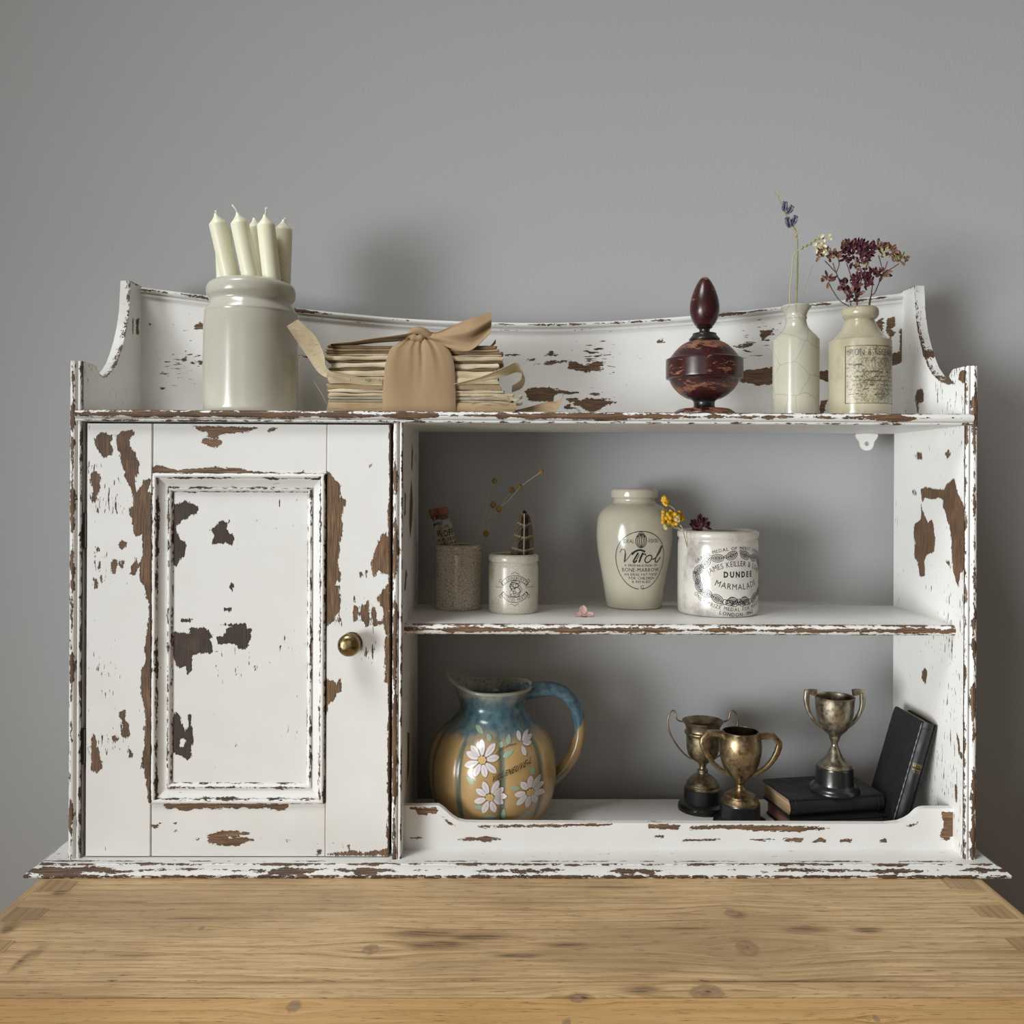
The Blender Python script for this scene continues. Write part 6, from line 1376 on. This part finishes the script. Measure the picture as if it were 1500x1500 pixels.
# ------------------------------------------------------------------ books
def m_leather():
    N = NT('black_leather_cloth'); n = N.noise(N.mapping((500, 500, 500)), 1, 3, 0.6); n2 = N.noise(N.mapping((60, 60, 60)), 1, 4, 0.6)
    return N.done(N.mix(N.rng(n2, 0.55, 0.75, 0, 0.6), (0.0105, 0.0110, 0.0125), (0.030, 0.030, 0.033)), N.rng(n2, 0.3, 0.7, 0.42, 0.62), N.bump(n, 0.25, 0.0005), spec=0.4)
M['leather'] = m_leather()
def m_pages(name, a, b):
    N = NT(name); n = N.noise(N.mapping((25, 25, 1400)), 1, 3, 0.6); return N.done(N.mix(N.rng(n, 0.3, 0.7), a, b), 0.8)
M['pages'] = m_pages('yellowed_page_edges', (0.23, 0.14, 0.07), (0.50, 0.36, 0.215)); M['pages_red'] = m_pages('faded_red_page_edges', (0.22, 0.10, 0.085), (0.34, 0.175, 0.15))
M['gold'] = m_plain('worn_gilt', (0.30, 0.18, 0.05), 0.45, 0.7); M['scuff'] = m_plain('scuffed_hinge', (0.20, 0.20, 0.20), 0.7)
def book(label, Mx, Lx, W, H, pagemat, name='book', lines=(), hinge=False):
    """local box: x along the spine 0..Lx, y from spine 0 to fore edge W, z thickness 0..H"""
    t = thing(name, tuple(Mx @ Vector((Lx / 2, W / 2, 0))), label, 'book', 'black bound books on the bottom shelf'); ct = 0.0016; e = 0.0022
    for z0, z1 in ((0, ct), (H - ct, H)):
        bm = bmesh.new(); bmesh.ops.create_cube(bm, size=1.0)
        for v in bm.verts: v.co = Vector((Lx / 2 + v.co.x * Lx, 0.0015 + (W - 0.0015) / 2 + v.co.y * (W - 0.0015), (z0 + z1) / 2 + v.co.z * (z1 - z0)))
        ve = [ed for ed in bm.edges if abs(ed.verts[0].co.z - ed.verts[1].co.z) > 1e-4 and ed.verts[0].co.y > W * 0.9]
        bmesh.ops.bevel(bm, geom=ve, offset=0.006, segments=4, affect='EDGES', profile=0.5); bm.verts.index_update()
        vf = [tuple(v.co) for v in bm.verts], [tuple(v.index for v in f.verts) for f in bm.faces]; bm.free(); mk('cover', xf(vf, Mx), M['leather'], t, angle=50)
    mk('page_block', xf(box(e, Lx - e, 0.003, W - e - 0.001, ct + 0.0001, H - ct - 0.0001, 0.0008), Mx), M[pagemat], t, angle=40)
    n = 10; prof = [(0.004 - 0.0052 * math.sin(math.pi * i / n), ct * 0.2 + (H - ct * 0.4) * i / n) for i in range(n + 1)]; prof = prof + [(p + 0.0013, ct * 0.6 + (H - ct * 1.2) * (n - i) / n) for i, (p, _) in enumerate(reversed(prof))]
    mk('spine', xf(sweep(prof, 'x', 0, Lx, Lx / 12, 0.01), Mx), M['leather'], t, angle=50)
    bands = [xf(tube([(x, 0.0035 - 0.0052 * math.sin(math.pi * i / n), ct * 0.2 + (H - ct * 0.4) * i / n) for i in range(n + 1)], 0.0006, 6), Mx) for x in (Lx * 0.06, Lx * 0.94)]
    mk('spine_band', join(*bands), M['leather'], t, angle=60)
    if hinge: mk('scuffed_hinge', xf(tube([(x, 0.0012 + 0.0002 * math.sin(x * 900), H + 0.0001) for x in np.linspace(0.002, Lx - 0.002, 50)], [0.00045 + 0.0003 * math.sin(i * 1.9) for i in range(50)], 5), Mx), M['scuff'], t)
    return t
ang = math.radians(9.7); zc = ZB1
B0 = Vector((0.3245, 1.0315, ZB1))
book('thin black book with faded red page edges, lying underneath the thicker one', Matrix.Translation(Vector((0.3265, 1.0285, ZB1))) @ Matrix.Rotation(math.radians(7.0), 4, 'Z'), 0.114, 0.078, 0.0185, 'pages_red')
thick = Matrix.Translation(Vector((0.3250, 1.0320, ZB1 + 0.0187))) @ Matrix.Rotation(ang, 4, 'Z')
tb = book('thick black book lying flat with yellowed page edges, a trophy standing on it', thick, 0.1160, 0.074, 0.0215, 'pages')
K = Ink()
for k_, (v, wd) in enumerate(((2.2, 5), (0.8, 6), (-0.6, 4), (-2.0, 6))): K.line('HOLY' if k_ == 0 else ('BIBLE' if k_ == 1 else ('AND' if k_ == 2 else 'NOTES')), 0, v * 1.0, 1.0, wd)
ZTB = ZB1 + 0.0187 + 0.0215
# the leaning book: spine towards us, top against the cabinet side
lean = math.radians(16.0); Lk = 0.131; Hk = 0.0175
sv = Vector((math.sin(lean), 0, math.cos(lean))); tv = Vector((-math.cos(lean), 0, math.sin(lean))); yv = Vector((0, 1, 0))
brc = Vector((0.4525, 1.026, ZB1 + 0.0002))                    # lower right corner touches the shelf
Mx = Matrix(((sv.x, yv.x, tv.x, brc.x), (sv.y, yv.y, tv.y, brc.y), (sv.z, yv.z, tv.z, brc.z), (0, 0, 0, 1)))
lb = book('slim black prayer book leaning against the right side of the cabinet', Mx, Lk, 0.074, Hk, 'pages', hinge=True)
K = Ink()
for tx, v, wd in (('COMMON', 5.2, 15), ('PRAYER', 2.2, 14), ('HYMNS', -3.0, 13), ('A & M', -6.0, 9)): K.line(tx, 0, v, 2.3, wd, 0.15, 0.02)
VV = []
for u, v in K.V:
    x = Lk * 0.60 + v * S(1.03); z = Hk / 2 - u * S(1.03); i = z / Hk; VV.append(tuple(Mx @ Vector((x, 0.004 - 0.0052 * math.sin(math.pi * i) - 0.0002, z))))
mk('gilt_title', (VV, K.F), M['gold'], lb, smooth=False)

T3Y = 1.066; T3X = 1222.5
t, c = trophy('trophy cup with tall square-topped handles standing on the thick black book', T3X, T3Y, ZTB + 0.0001,
    [(7.8, 1080.5), (8.2, 1078), (11, 1074.5), (16.5, 1069), (21.5, 1061), (25.5, 1048), (27.2, 1036), (28, 1024), (28.6, 1020)],
    [(23.5, 1124), (24, 1121), (22, 1118), (19, 1115.5), (14.8, 1111.5), (11, 1106), (8.4, 1100.5), (5.6, 1094), (4.4, 1090.5), (5, 1087), (7.4, 1081.5), (8.2, 1079.5)],
    [(36, 1160), (36, 1155.5), (34, 1151), (31, 1149), (27.5, 1146.5), (26.8, 1143), (26.5, 1124.5), (25, 1122.5)], 'tarnish_c')
handle(t, [(1196, 1014.5), (1189, 1013.5), (1181.8, 1013.5), (1181.2, 1022), (1181.6, 1030), (1183.2, 1038), (1186.5, 1046), (1191.5, 1054), (1198, 1060.5), (1206, 1066)], T3X, T3Y, (4.6, 4.4, 4.4, 3.4, 2.8, 2.5, 2.4, 2.4), 3.2, 'tarnish_c', n=1)
